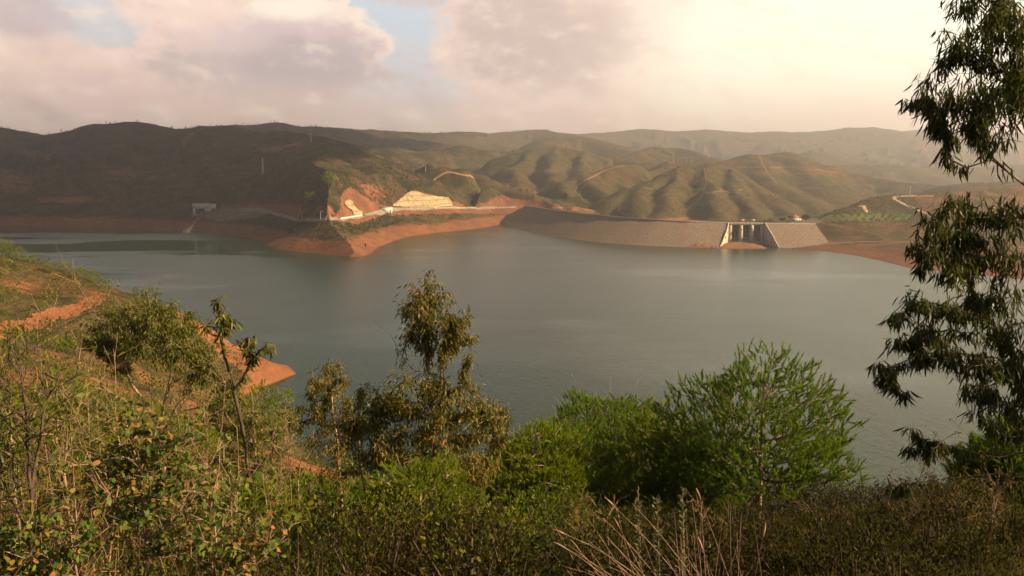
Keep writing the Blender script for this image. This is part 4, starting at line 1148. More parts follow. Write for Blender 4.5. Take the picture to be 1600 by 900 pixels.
def eucalypt(name, label, trunks, clumps, depth, base_xy=None, mat=M_EUC, leaf=(.11, .018), n_leaf=90, twigs=7, rbase=.06, rt=.004, seed=1, spread=1.0, dsp=.9, cat='tree', droop=1.1, bark_m=None, group=None, loc0=None, dens_k=4.2, wk=1.15, rk=1.25):
    """trunks: polylines of (px, py[, depth offset]); clumps: (px, py, radius px[, depth offset]) at one distance"""
    r_ = np.random.default_rng(seed); sk = Skel()
    def W3(q, extra=0.0): return at(q[0], q[1], depth + (q[2] if len(q) > 2 else 0) + extra)
    first = W3(trunks[0][0]); base = np.array([first[0], first[1], gz(first[0], first[1]) - .15]) if loc0 is None else np.array(loc0, float)
    for ti, tr_ in enumerate(trunks):
        P = [W3(q) for q in tr_]
        if ti == 0: P = [base] + P
        pts = []
        for a, c in zip(P[:-1], P[1:]):
            n = max(2, int(np.linalg.norm(c - a) / .18))
            wob = r_.normal(size=3) * .02 * np.linalg.norm(c - a)
            for k in range(n): pts.append(a + (c - a) * k / n + wob * sin(pi * k / n))
        pts.append(P[-1])
        if ti == 0: sk.chain(pts)
        else:
            A = np.array(sk.p); i = int(np.argmin(np.linalg.norm(A - pts[0], axis=1)))
            sk.chain(pts[1:], i)
    cmed = float(np.median([c[2] for c in clumps])); lp, ld = [], []
    order = sorted(range(len(clumps)), key=lambda i: np.min(np.linalg.norm(np.array(sk.p) - at(clumps[i][0], clumps[i][1], depth), axis=1)))
    for ci in order:
        c = clumps[ci]; R = c[2] / FPX * depth * spread
        C = at(c[0], c[1], depth + (c[3] if len(c) > 3 else r_.normal() * R * dsp)); R *= rk
        e = sk.attach(C, r_, sag=-.08, seg=.15)
        nt = max(3, int(twigs * 3.0 * min(1.4, max(.35, c[2] / cmed))))
        for k in range(nt):
            tdir = rnd_dir(1, r_)[0]; tgt = C + tdir * R * r_.uniform(.35, .95) * np.array([1, 1, .9])
            i = sk.attach(tgt, r_, sag=-.15, seg=.11, up_bias=.2)
            # leaves along the outer part of the twig
            path = []; j = i
            while j >= 0 and len(path) < 5: path.append(j); j = sk.par[j]
            m_ = max(3, int(n_leaf * dens_k / nt * min(1.9, max(.42, (c[2] / cmed) ** 1.4)))); A = np.array([sk.p[q] for q in path])
            s_ = r_.uniform(0, len(path) - 1.001, m_) if len(path) > 1 else np.zeros(m_)
            i0_ = s_.astype(int); fr = (s_ - i0_)[:, None]
            pp = A[i0_] * (1 - fr) + A[np.minimum(i0_ + 1, len(path) - 1)] * fr
            pp = pp + r_.normal(size=(m_, 3)) * R * .13
            outw = unit(pp - C) * .35 + tdir * .25
            dd = outw + r_.normal(size=(m_, 3)) * .5 + np.array([0, 0, -droop])
            lp.append(pp); ld.append(dd)
    lp = np.vstack(lp); ld = np.vstack(ld); n = len(lp)
    L_ = leaf[0] * r_.uniform(.65, 1.2, n)
    V, F = leaf_blades(lp, ld, L_, leaf[1] * wk * r_.uniform(.75, 1.25, n), r_, .3)
    o = thing(name, label, cat, tuple(base), group=group)
    rad = sk.radii(rt, rbase)
    me = sk.mesh('trunk', rad); me.transform(__import__('mathutils').Matrix.Translation(-Vector(base)))
    link('trunk', me, bark_m or M_BARK_E, o)
    link('crown', mk_mesh('crown', V - base, F), mat, o)
    return o

def pine_mesh(h_, w_, crown0, n_tip, seed, shoot=.34, nn=50, nl=.125, nw=.017, rbase=.09, top_r=.35):
    """young stone pine: dome of upturned shoots on ascending limbs"""
    r_ = np.random.default_rng(seed); sk = Skel()
    lean = r_.normal(size=2) * .03 * h_
    tp = [np.array([lean[0] * (u ** 2), lean[1] * u ** 2, -.25 + u * (h_ * .96 + .25)]) for u in np.linspace(0, 1, 22)]
    sk.chain(tp)
    zb = h_ * crown0; tg = []
    # main limbs
    nm = 17
    for k in range(nm):
        th = k * 2.4 + r_.uniform(-.3, .3); u = (k + .5) / nm
        z0 = zb * .55 + (h_ * .80 - zb * .55) * u ** .9
        reach = w_ / 2 * math.sqrt(max(.05, 1 - (max(0, (z0 - zb) / (h_ - zb))) ** 2)) * r_.uniform(.8, .98)
        rise = reach * (.30 + .55 * u)
        n = 9; th2 = th + r_.uniform(-.2, .2)
        A = sk.p[:22]; i = int(np.argmin(abs(A[:, 2] - z0)))
        pts = [A[i] + np.array([cos(th) * reach * q * (1 - .1 * q) + cos(th2) * 0, sin(th) * reach * q, rise * q ** 1.5]) + r_.normal(size=3) * .02 for q in np.linspace(0, 1, n)[1:]]
        sk.chain(pts, i)
    # tips fill the outer shell of the dome
    for k in range(n_tip):
        v = rnd_dir(1, r_)[0]; v[2] = v[2] * .95 + .05
        q = r_.uniform(.0, 1) ** (1 / 4.5); q = max(q, .45)
        lump = 1 + .30 * float(vnoise(np.array(v[0] * 2.3 + seed), np.array(v[1] * 2.3 + v[2] * 1.9), seed))
        c = np.array([0, 0, zb + (h_ - zb) * .22]); sz = np.array([w_ / 2, w_ / 2, (h_ - zb) * (.78 if v[2] > 0 else .42)])
        tg.append(c + v * sz * q * lump)
    tg.sort(key=lambda p_: math.hypot(p_[0], p_[1]) + abs(p_[2] - h_ * .6) * .4)
    P, D = [], []
    for tpt in tg:
        e = sk.attach(tpt, r_, sag=.10, seg=.16, up_bias=1.0, jit=.06)
        a = sk.p[e]; pr = sk.p[sk.par[e]] if sk.par[e] >= 0 else a - np.array([0, 0, 1])
        out_ = np.array([a[0], a[1], 0]); out_ = out_ / (np.linalg.norm(out_) + 1e-6)
        d = unit(unit(a - pr) * .5 + out_ * .35 + np.array([0, 0, .85]) + r_.normal(size=3) * .22)
        P.append(a); D.append(d)
    P = np.array(P); D = np.array(D); m_ = len(P)
    # add a second shoot beside each tip
    P = np.vstack([P, P + r_.normal(size=P.shape) * .07]); D = unit(np.vstack([D, D + r_.normal(size=D.shape) * .45])); m_ = len(P)
    sl_ = shoot * r_.uniform(.6, 1.15, m_)
    tt = r_.uniform(0, 1, (m_, nn)); th = r_.uniform(0, 2 * pi, (m_, nn))
    u = unit(np.cross(D, rnd_dir(m_, r_))); v = np.cross(D, u)
    rad = u[:, None] * np.cos(th)[..., None] + v[:, None] * np.sin(th)[..., None]
    NP = P[:, None] - D[:, None] * .04 + D[:, None] * (tt * sl_[:, None])[..., None]
    ND = D[:, None] * (.75 + .5 * tt[..., None]) + rad * .40
    V, F = needles(NP.reshape(-1, 3), ND.reshape(-1, 3), nl * r_.uniform(.7, 1.15, m_ * nn), nw, r_)
    rad_ = sk.radii(.006, rbase)
    return sk.mesh('trunk', rad_, 5), mk_mesh('crown', V, F)
def pine(px, ptop, depth, wpx, label, seed, n_tip=420, full=2.6, mat=M_PINE, crown0=.3, base_px=None, group=None, **kw):
    X = at(px, ptop, depth)
    B = at(base_px if base_px else px, ptop, depth); z = gz(B[0], B[1]); h_ = X[2] - z
    w_ = wpx / FPX * depth
    tm, cm = pine_mesh(h_, w_, crown0, int(n_tip * full), seed, **kw)
    o = thing('pine_tree', label, 'pine tree', (B[0], B[1], z), group=group)
    link('trunk', tm, M_BARK_P, o); link('crown', cm, mat, o)
    return o

# ------------------------------------------------------------------ far vegetation
def blob_field(P, size, r_, tall=1.0):
    """small irregular leafy tufts: each one a ragged cluster of facets"""
    n = len(P); k = 9
    d = rnd_dir(n * k, r_).reshape(n, k, 3); d[..., 2] = np.abs(d[..., 2]) * tall
    c = P[:, None] + d * size[:, None, None] * r_.uniform(.25, .6, (n, k, 1))
    c = c.reshape(-1, 3); s_ = np.repeat(size, k) * r_.uniform(.35, .7, n * k)
    a = rnd_dir(n * k, r_); b_ = unit(np.cross(a, rnd_dir(n * k, r_)))
    V = np.stack([c + a * s_[:, None] * .6, c + b_ * s_[:, None] * .6, c - a * s_[:, None] * .55, c - b_ * s_[:, None] * .6], 1).reshape(-1, 3)
    return V, np.arange(len(c) * 4).reshape(-1, 4)
r_ = np.random.default_rng(21)
# scrub over the far hills (dots of bushes)
n = 62000
az = np.radians(r_.uniform(-35, 35, n)); rr_ = 820 * (3000 / 820) ** (r_.uniform(0, 1, n) ** 1.1)
X = rr_ * np.sin(az); Y = rr_ * np.cos(az); Z = HF(X, Y)
dens = fbm(X / 60, Y / 60, 4, 15) + .35 * fbm(X / 12, Y / 12, 2, 16)
PX, PY = proj(np.stack([X, Y, Z], -1))
bad = np.zeros(n, bool)
for a, poly, y0, y1, v in PAINT:
    if v > .4 and y1 > 700: bad |= inside(PX, PY, poly) & (Y > y0) & (Y < y1) & (r_.uniform(0, 1, n) < v * 1.1)
ddam, _, _ = seg_dist(X, Y, CR); droad, _, _ = seg_dist(X, Y, ROAD)
k_ = (Z > 15 + 6 * dens) & (dens > -.15) & ~bad & (ddam > 55) & (droad > 6)
P = np.stack([X, Y, Z], -1)[k_]
V, F = blob_field(P, r_.uniform(.9, 2.0, len(P)) * np.where(P[:, 0] < -120, 1.6, 1.0), r_)
link('hill_scrub', mk_mesh('hill_scrub', V, F), M_FARTREE, kind='stuff')
# trees along the far crests
Ps = []
for i in (1, 5, 12, 13, 9, 22, 23, 18, 0, 8, 16, 17):
    pts = RIDGES[i][0]; L_ = arcl(pts[:, :2])[-1]; m_ = int(L_ / (13 if i in (1, 12, 13, 5) else 34))
    s_ = np.sort(r_.uniform(0, L_, m_)); al = arcl(pts[:, :2])
    x = np.interp(s_, al, pts[:, 0]) + r_.normal(size=m_) * 14; y = np.interp(s_, al, pts[:, 1]) + r_.normal(size=m_) * 14
    keep_ = fbm(x / 130, y / 130, 2, 71) > -.15
    Ps.append(np.stack([x, y, HF(x, y)], -1)[keep_])
P = np.vstack(Ps); P = P[np.abs(np.arctan2(P[:, 0], P[:, 1])) < radians(38)]
hh = r_.uniform(3, 9, len(P)) * r_.uniform(.7, 1.2, len(P)); P2 = P.copy(); P2[:, 2] += hh * .5
V, F = blob_field(P2, hh * .45, r_, 1.2)
a = P + np.array([-.4, 0, -1]); c = P + np.array([.4, 0, -1])
V2 = np.stack([a, c, c + np.stack([0 * hh, 0 * hh, hh * .9 + 1], -1), a + np.stack([0 * hh, 0 * hh, hh * .9 + 1], -1)], 1).reshape(-1, 3)
V, F = join([(V, F), (V2, np.arange(len(V2)).reshape(-1, 4))])
link('distant_woodland', mk_mesh('distant_woodland', V, F), M_FARTREE, kind='stuff')

def far_tree(P, h_, w_, label, mat, seed, cat='tree', group=None, name='broadleaf_tree', k=160):
    r2 = np.random.default_rng(seed)
    o = thing(name, label, cat, tuple(P), group=group)
    b = MB(); b.tube([(0, 0, -1), (0, 0, h_ * .55)], [h_ * .04, h_ * .02], 5)
    for q in range(4):
        th = q * 1.7; b.tube([(0, 0, h_ * .35), (cos(th) * w_ * .25, sin(th) * w_ * .25, h_ * .65)], [h_ * .02, h_ * .01], 4)
    b.build('trunk', M_BARK_DARK, o)
    d = rnd_dir(k, r2) * r2.uniform(.3, 1, (k, 1)) ** .5 * (1 + .25 * r2.normal(size=(k, 1)) * .5)
    c = d * np.array([w_ / 2, w_ / 2, h_ * .36]) + np.array([0, 0, h_ * .6])
    V, F = blob_field(c, np.full(k, w_ * .13), r2)
    link('crown', mk_mesh('crown', V, F), mat, o)
    return o
for px, py, hpx, wpx, lb in [(488, 318, 18, 22, 'bright green tree on the dark headland, lower of the pair above the road'),
                             (513, 292, 24, 20, 'bright green tree on the headland slope, upper of the pair above the road'),
                             (1259, 346, 12, 12, 'dark tree right of the red-roofed house')]:
    c = hit(px, py, 900, 1500) if px < 1000 else np.array([*plane(px, 347, 22)[:2], 22.5])
    far_tree(c, hpx / FPX * c[1], wpx / FPX * c[1], lb, M_PINE_Y if px < 1000 else M_FARTREE, int(px))
c = np.array([*plane(1222, 347, 23)[:2], 23]); far_tree(c, 6, 9, 'small round tree left of the red-roofed house', M_FARTREE, 3)
c = np.array([*plane(1231, 349, 24)[:2], 24]); far_tree(c, 4, 7, 'low bush in front of the red-roofed house', M_ORCH, 4, 'bush', name='garden_bush')
# orchard
pr = None
for row in range(3):
    for i in range(15):
        x = 440 + i * 10.5 + row * 3 + r_.uniform(-1.5, 1.5); y = 1082 + row * 22 + r_.uniform(-1, 1)
        z = float(HF([x], [y])[0])
        if pr is None:
            pr = far_tree((x, y, z), 5.5, 6.5, 'small bright green orchard tree in the rows on the right bank terrace', M_ORCH, 77, 'fruit tree', 'orchard trees on the terrace', 'orchard_tree', 70)
        else: copy_thing(pr, None, (x, y, z), r_.uniform(0, 6), r_.uniform(.75, 1.15))

# ------------------------------------------------------------------ near hillside vegetation (mid distance, left)
def leafy(P, size, r_, k, lf, tall=.8):
    """bushes as clouds of leaf-sized faces; P base points, size radius"""
    n = len(P); d = rnd_dir(n * k, r_).reshape(n, k, 3) * r_.uniform(.35, 1, (n, k, 1)) ** .5
    d[..., 2] = d[..., 2] * tall + tall * .75
    c = (P[:, None] + d * size[:, None, None]).reshape(-1, 3)
    l_ = np.repeat(size, k) * lf * r_.uniform(.7, 1.4, n * k)
    D = rnd_dir(n * k, r_) * .8 + np.array([0, 0, .5]) + (d.reshape(-1, 3)) * .5
    return leaf_quad(c, D, l_, l_ * .6, r_)
n = 15000
az = np.radians(r_.uniform(-42, 30, n)); rr_ = 26 * (390 / 26) ** (r_.uniform(0, 1, n) ** .75)
X = rr_ * np.sin(az); Y = rr_ * np.cos(az); Z = HN(X, Y)
dens = fbm(X / 14, Y / 14, 3, 18)
PX, PY = proj(np.stack([X, Y, Z], -1)); bad = np.zeros(n, bool)
for a, poly, y0, y1, v in PAINT:
    if y1 < 500: bad |= inside(PX, PY, poly) & (Y > y0) & (Y < y1) & (r_.uniform(0, 1, n) < v * 1.05)
k_ = (Z > 3 + 4 * dens) & (dens > -.22) & ~bad & ((PX < 1090) | (Y < 8))
P = np.stack([X, Y, Z - .1], -1)[k_]; sz_ = r_.uniform(.30, 1.25, len(P)) * (.8 + rr_[k_] / 190)
V, F = leafy(P, sz_, r_, 30, .27, .75)
link('hillside_scrub', mk_mesh('hillside_scrub', V, F), M_SCRUB, kind='stuff')

# trees on the near spur silhouette
tm, cm = pine_mesh(6.0, 5.2, .25, 260, 55, shoot=.45, nn=16, nl=.25, nw=.06, rbase=.14)
spur = thing('pine_tree', 'x', 'pine tree')
link('trunk', tm, M_BARK_P, spur); link('crown', cm, M_PINE_Y, spur)
first = True
SPUR = [(8, 392, 325, 1.15, 'rounded pine at the far left edge on top of the near spur'), (30, 400, 320, .95, 'second pine from the left edge along the crest of the near spur'),
        (55, 408, 325, .7, 'short pine in a dip of the near spur crest, third from the left'), (78, 415, 318, .85, 'fourth pine from the left along the near spur crest'),
        (103, 422, 325, .9, 'fifth pine from the left along the crest of the near spur'), (125, 432, 322, .95, 'next-to-last pine before the crest of the near spur drops to the water'),
        (146, 440, 326, 1.0, 'last pine at the right end of the near spur crest line'), (60, 440, 270, .6, 'small lone pine below the near spur crest, left of the track'),
        (118, 478, 232, .4, 'tiny round bush-like pine beside the orange track'), (226, 470, 348, .5, 'small lone tree on the spur crest above the orange shore')]
for px, py, Y_, s_, lb in SPUR:
    q = at(px, py, Y_); loc = (q[0], q[1], gz(q[0], q[1]))
    o = spur if first else copy_thing(spur)
    o.location = loc; o.rotation_euler = (0, 0, r_.uniform(0, 6)); o.scale = (s_ * 1.1, s_ * 1.1, s_ * r_.uniform(.9, 1.1)); o['label'] = lb; o['group'] = 'pines on the near spur'; first = False

# bright pines on the slope at left, mid distance
tm, cm = pine_mesh(4.6, 5.2, .15, 760, 91, shoot=.36, nn=24, nl=.17, nw=.030, rbase=.10)
midp = thing('pine_tree', 'x', 'pine tree'); link('trunk', tm, M_BARK_P, midp); link('crown', cm, M_PINE_Y, midp)
MID = [(95, 572, 62, 1.0, 'highest pine of the sunlit group, behind the bare twigs at the left'), (165, 600, 58, 1.05, 'bright pine between the dark trunk and the umbrella-shaped tree'),
       (232, 622, 52, 1.0, 'bright pine between the pale stems of the umbrella-shaped tree'), (40, 615, 50, .9, 'pine at the left edge under the arching bare branches'),
       (300, 660, 46, .8, 'small pine right of the pale stems under the umbrella-shaped tree'), (120, 650, 44, .8, 'low pine in front of the sunlit group, above the round-leaved shrub'),
       (405, 600, 74, .9, 'pine by the tip of the orange shore spit'), (200, 672, 40, .7, 'shortest pine of the sunlit group, above the round-leaved shrub')]
first = True
for px, ptop, Y_, s_, lb in MID:
    q = at(px, ptop, Y_); z = gz(q[0], q[1]); o = midp if first else copy_thing(midp)
    sz_ = max(q[2] - z, 2.2) / 4.6
    o.location = (q[0], q[1], z); o.rotation_euler = (0, 0, r_.uniform(0, 6)); o.scale = (min(sz_, 1.3) * 1.05,) * 2 + (sz_,); o['label'] = lb; o['group'] = 'sunlit pines on the left slope'; first = False

# ------------------------------------------------------------------ foreground pines
pine(1188, 572, 21, 285, 'large rounded green pine right of centre, the tallest of the front pines', 101, 620, base_px=1196, crown0=.40, rbase=.12, full=2.0, nw=.015)
pine(955, 620, 29, 275, 'broad domed pine behind the others, between the reddish eucalyptus and the large pine', 102, 560, nw=.018, full=3.4, crown0=.4)
pine(1030, 652, 24, 190, 'pale-tipped pine tucked against the left side of the large pine', 103, 430, mat=M_PINE_Y, full=2.2)
pine(835, 672, 20, 185, 'yellow-green pine with pale forked limbs right of the reddish eucalyptus', 104, 440, mat=M_PINE_Y, crown0=.38, full=1.9)
pine(895, 655, 26, 200, 'domed pine between the yellow-green pine and the broad domed pine', 111, 330, nw=.016)
pine(1085, 690, 22.5, 150, 'dark pine half hidden behind the lower left of the large pine', 112, 300)
pine(752, 735, 24, 130, 'shaded pine behind the brown bush between the two yellow-green pines', 113, 220)
pine(655, 728, 14.5, 190, 'pale green open pine below the reddish eucalyptus at bottom centre', 105, 430, mat=M_PINE_Y, crown0=.36, nl=.10, nw=.010, shoot=.22, full=1.7)
pine(388, 772, 12, 150, 'small bright pine among dry branches at the bottom left of centre', 106, 300, mat=M_PINE_Y, crown0=.25, full=1.8, nl=.085, nw=.011, shoot=.19)
pine(1592, 690, 13.5, 150, 'dark pine at the right edge under the hanging eucalyptus leaves', 107, 330, crown0=.25)
pine(498, 812, 10.5, 120, 'small pale green pine at the bottom, left of the pale green open pine', 114, 240, mat=M_PINE_Y, crown0=.2, nl=.085, nw=.010, shoot=.19, full=1.8)
pine(745, 800, 11.5, 120, 'small pale green pine at the bottom, right of the pale green open pine', 115, 240, mat=M_PINE_Y, crown0=.2, nl=.085, nw=.010, shoot=.19, full=1.8)
pine(505, 755, 30, 130, 'dark little pine right of the orange earth patch', 108, 260, crown0=.2, nw=.014)

# ------------------------------------------------------------------ eucalyptus trees
eucalypt('eucalyptus_tree', 'tall eucalyptus with reddish-green leaves at the centre, standing out against the water',
         [[(690, 760), (678, 690), (672, 600), (668, 540), (672, 480), (668, 445)], [(680, 700), (690, 600), (692, 560), (705, 520)], [(672, 600), (630, 560), (608, 520), (590, 508)]],
         [(665, 462, 30), (640, 485, 24), (690, 462, 22), (700, 488, 28), (672, 500, 32), (640, 515, 18), (690, 520, 32), (655, 540, 24), (720, 510, 26), (738, 530, 16), (705, 545, 22), (735, 560, 14), (728, 578, 12),
          (640, 610, 34), (680, 615, 36), (720, 615, 32), (610, 625, 30), (750, 640, 34), (650, 650, 40), (700, 655, 42), (775, 660, 26), (590, 650, 28), (740, 680, 38), (620, 690, 38), (680, 700, 40), (770, 690, 24), (715, 720, 34), (600, 690, 34), (650, 730, 38), (700, 750, 34), (745, 725, 34), (775, 650, 28), (590, 625, 26), (560, 660, 26), (760, 730, 26), (785, 675, 20)],
         17, leaf=(.14, .024), n_leaf=135, rk=1.36, dens_k=4.0, mat=M_EUC_RED, twigs=7, rbase=.055, seed=11)
eucalypt('eucalyptus_tree', 'bushy dark eucalyptus just left of the tall central one',
         [[(575, 800), (565, 740), (560, 680), (565, 620)]],
         [(565, 620, 22), (585, 640, 24), (545, 650, 26), (570, 670, 32), (600, 680, 30), (540, 690, 28), (580, 710, 34), (550, 730, 28), (610, 720, 26)],
         18, leaf=(.12, .02), n_leaf=110, twigs=6, rbase=.045, seed=12, mat=M_EUC_DK)
eucalypt('eucalyptus_tree', 'round-topped eucalyptus with a tuft of orange leaves, right of the orange spit',
         [[(535, 800), (528, 720), (520, 650), (515, 590)], [(525, 700), (500, 650), (485, 620)]],
         [(512, 578, 22), (500, 595, 22), (530, 592, 20), (520, 615, 26), (490, 615, 20), (545, 625, 16), (480, 640, 22), (510, 650, 30), (540, 660, 26), (500, 690, 30), (530, 700, 28), (470, 660, 16), (520, 735, 26)],
         20, leaf=(.12, .02), n_leaf=105, twigs=6, rbase=.05, seed=13, mat=M_EUC_RED)
eucalypt('eucalyptus_sapling', 'slender pale-leaved eucalyptus sapling, its top tuft alone against the water at left',
         [[(395, 760), (385, 700), (365, 610), (345, 530), (343, 480)], [(367, 615), (390, 570), (410, 545)], [(365, 610), (335, 590), (322, 560)]],
         [(342, 472, 12), (348, 490, 14), (362, 500, 9), (352, 512, 8), (375, 535, 8), (392, 535, 12), (415, 543, 12), (400, 560, 8), (330, 575, 8), (385, 550, 6), (322, 510, 6)],
         12, leaf=(.14, .02), n_leaf=34, twigs=4, rbase=.028, seed=14, cat='sapling', mat=M_EUC, bark_m=M_BARK_DARK, dens_k=1.3, wk=1.5)
eucalypt('eucalyptus_tree', 'broad umbrella-shaped eucalyptus with dense olive crown on pale leaning stems at left',
         [[(258, 735), (250, 680), (262, 610), (268, 560), (262, 520)], [(255, 690), (205, 600), (190, 560)], [(252, 685), (300, 600), (320, 560)], [(250, 690), (235, 600), (225, 550)]],
         [(170, 500, 26), (200, 488, 30), (235, 482, 30), (265, 488, 30), (215, 510, 34), (250, 512, 38), (285, 510, 32), (165, 525, 26), (195, 535, 32), (235, 540, 34), (275, 540, 36), (305, 530, 26), (320, 550, 24), (300, 560, 30),
          (150, 545, 20), (180, 560, 24), (330, 575, 22), (340, 600, 28), (310, 590, 26), (360, 620, 30), (345, 640, 32), (385, 650, 28), (370, 670, 28), (145, 510, 14)],
         33, leaf=(.20, .036), n_leaf=170, twigs=7, rbase=.10, rt=.008, seed=15, mat=M_EUC_DK)
eucalypt('eucalyptus_tree', 'thin brownish eucalyptus between the umbrella-shaped tree and the orange earth patch',
         [[(420, 790), (405, 730), (390, 680), (380, 640)], [(410, 750), (450, 700), (462, 665)]],
         [(385, 690, 20), (400, 660, 20), (430, 670, 18), (455, 660, 16), (420, 700, 20), (375, 720, 22), (395, 740, 18), (360, 700, 18), (445, 645, 14), (340, 720, 14)],
         19, leaf=(.12, .02), n_leaf=60, twigs=6, rbase=.035, seed=16)
# big tree framing the right
eucalypt('eucalyptus_tree', 'large dark eucalyptus framing the right edge with long drooping leaves',
         [[(1690, 900), (1665, 780), (1630, 640), (1590, 560), (1552, 505), (1522, 460), (1508, 400), (1500, 350)],
          [(1665, 780), (1700, 560), (1680, 400), (1640, 325), (1600, 288), (1560, 255), (1532, 222), (1524, 190)],
          [(1640, 325), (1625, 200), (1600, 100), (1570, 20), (1560, -60)],
          [(1620, 620), (1560, 560), (1500, 552), (1440, 552), (1400, 570)],
          [(1640, 700), (1560, 715), (1500, 700), (1450, 690)], [(1640, 760), (1560, 740), (1500, 745), (1420, 755), (1400, 760)],
          [(1552, 505), (1490, 480), (1440, 470), (1410, 480)], [(1665, 780), (1760, 660), (1830, 560), (1900, 480)], [(1700, 560), (1740, 400), (1790, 280)],
          [(1600, 288), (1550, 250), (1510, 262), (1470, 240)], [(1532, 222), (1560, 215), (1600, 222)]],
         [(1545, -20, 50), (1500, 20, 35), (1545, 35, 42), (1590, 20, 45), (1500, 65, 40), (1550, 80, 50), (1595, 75, 45), (1475, 95, 32), (1520, 115, 45), (1570, 125, 48), (1455, 130, 28), (1490, 145, 38), (1540, 160, 42), (1590, 165, 42), (1438, 160, 22),
          (1470, 175, 30), (1510, 190, 34), (1555, 200, 30), (1490, 215, 22), (1470, 200, 16),
          (1480, 325, 28), (1510, 330, 30), (1545, 335, 36), (1590, 330, 42), (1450, 345, 26), (1480, 365, 30), (1525, 370, 34), (1570, 375, 40), (1430, 385, 20), (1460, 395, 28), (1500, 405, 32), (1545, 410, 34), (1595, 415, 36), (1480, 430, 26), (1440, 415, 16),
          (1420, 470, 24), (1455, 470, 26), (1405, 495, 22), (1440, 500, 28), (1490, 480, 30), (1530, 470, 30), (1575, 465, 36), (1400, 530, 20), (1430, 535, 26), (1470, 525, 30), (1515, 520, 34), (1560, 515, 40), (1598, 510, 36), (1440, 560, 22), (1490, 565, 26),
          (1535, 570, 34), (1580, 575, 40), (1510, 600, 30), (1550, 615, 36), (1592, 625, 38), (1525, 640, 22), (1560, 660, 30), (1595, 670, 26), (1372, 570, 12), (1378, 590, 13), (1398, 600, 14), (1412, 615, 10), (1390, 575, 12),
          (1660, 120, 55), (1700, 220, 60), (1650, 300, 50), (1720, 340, 65), (1660, 400, 55), (1760, 430, 70), (1690, 480, 60), (1650, 560, 50), (1740, 560, 70), (1700, 640, 60), (1660, 700, 45), (1780, 660, 70), (1830, 520, 75), (1830, 350, 70),  # unseen crown right of the frame, added to shade the ground along the bottom
          (1880, 620, 75), (1780, 240, 60), (1720, 60, 55), (1900, 450, 70), (1860, 720, 60), (1740, 740, 50), (1660, 20, 50), (1960, 560, 70), (1950, 680, 60),
          (1425, 670, 14), (1440, 690, 16), (1455, 705, 16), (1470, 690, 14), (1420, 700, 8), (1395, 765, 11), (1412, 760, 9)],
         7.6, leaf=(.135, .017), n_leaf=92, twigs=5, rbase=.075, rt=.0018, seed=17, mat=M_EUC_NEAR, droop=1.6, dens_k=2.6, wk=.95, rk=1.2)

# ------------------------------------------------------------------ bare and dry plants at left
def twiggy(name, label, chains, depth, cat, rbase=.03, rt=.002, twigs=60, seed=1, mat=M_BARK_DARK, ang=.8, tl=.35, leaves=None, leaf_m=None, lsize=(.09, .016), base=None, spread=.35):
    r_ = np.random.default_rng(seed); sk = Skel(); fs = at(*chains[0][0][:2], depth)
    base = np.array([fs[0], fs[1], gz(fs[0], fs[1]) - .1]) if base is None else base
    for ti, ch in enumerate(chains):
        P = [at(q[0], q[1], depth + (q[2] if len(q) > 2 else 0)) for q in ch]
        if ti == 0: P = [base] + P
        pts = []
        for a, c in zip(P[:-1], P[1:]):
            n = max(2, int(np.linalg.norm(c - a) / .12))
            for k in range(n): pts.append(a + (c - a) * k / n + r_.normal(size=3) * .004)
        pts.append(P[-1])
        if ti == 0: sk.chain(pts)
        else:
            A = np.array(sk.p); i = int(np.argmin(np.linalg.norm(A - pts[0], axis=1))); sk.chain(pts[1:], i)
    n0 = len(sk.p); tips = []
    for k in range(twigs):
        i = int(r_.integers(int(n0 * .15), n0)); a = sk.p[i]; d = unit(np.array([r_.normal(), r_.normal() * .7, abs(r_.normal()) * ang + .45]))
        L = tl * r_.uniform(.4, 1.3); n = 5
        bend = r_.normal(size=3) * .12
        e = sk.chain([a + d * L * u + bend * L * u * u for u in np.linspace(0, 1, n + 1)[1:]], i)
        tips.append((e, d))
        for q in range(2):
            j = e - int(r_.integers(0, 4)); d2 = unit(d + r_.normal(size=3) * .5)
            e2 = sk.chain([sk.p[j] + d2 * L * .5 * u for u in (.33, .66, 1)], j); tips.append((e2, d2))
    o = thing(name, label, cat, tuple(base))
    me = sk.mesh('stems', sk.radii(rt, rbase), 5); me.transform(__import__('mathutils').Matrix.Translation(-Vector(base)))
    link('stems', me, mat, o)
    if leaves:
        P = []; D = []
        for e, d in tips:
            m_ = r_.poisson(leaves)
            for q in range(m_):
                j = e - int(r_.integers(0, 3)); P.append(sk.p[j] + r_.normal(size=3) * .02); D.append(d * .4 + r_.normal(size=3) * .5 + np.array([0, 0, -.5]))
        P = np.array(P); D = np.array(D); n = len(P)
        V, F = (leaf_round if lsize[1] / lsize[0] > .4 else leaf_blades)(P, D, lsize[0] * r_.uniform(.6, 1.3, n), lsize[1] * r_.uniform(.7, 1.2, n), r_)
        link('leaves', mk_mesh('leaves', V - base, F), leaf_m, o)
    return o
twiggy('bare_tree', 'nearly bare dark-trunked young tree at the far left bottom', [[(50, 900), (50, 820), (48, 740), (42, 660), (36, 600), (34, 570)], [(48, 760), (62, 680), (75, 620)], [(50, 840), (20, 780), (0, 740)]], 5.5, 'tree',
       rbase=.05, rt=.0022, twigs=85, seed=31, mat=M_BARK_DARK, tl=.42, leaves=1.6, leaf_m=M_EUC, lsize=(.11, .014))
bp0 = at(-60, 760, 9); bp0[2] = gz(bp0[0], bp0[1]) - .1
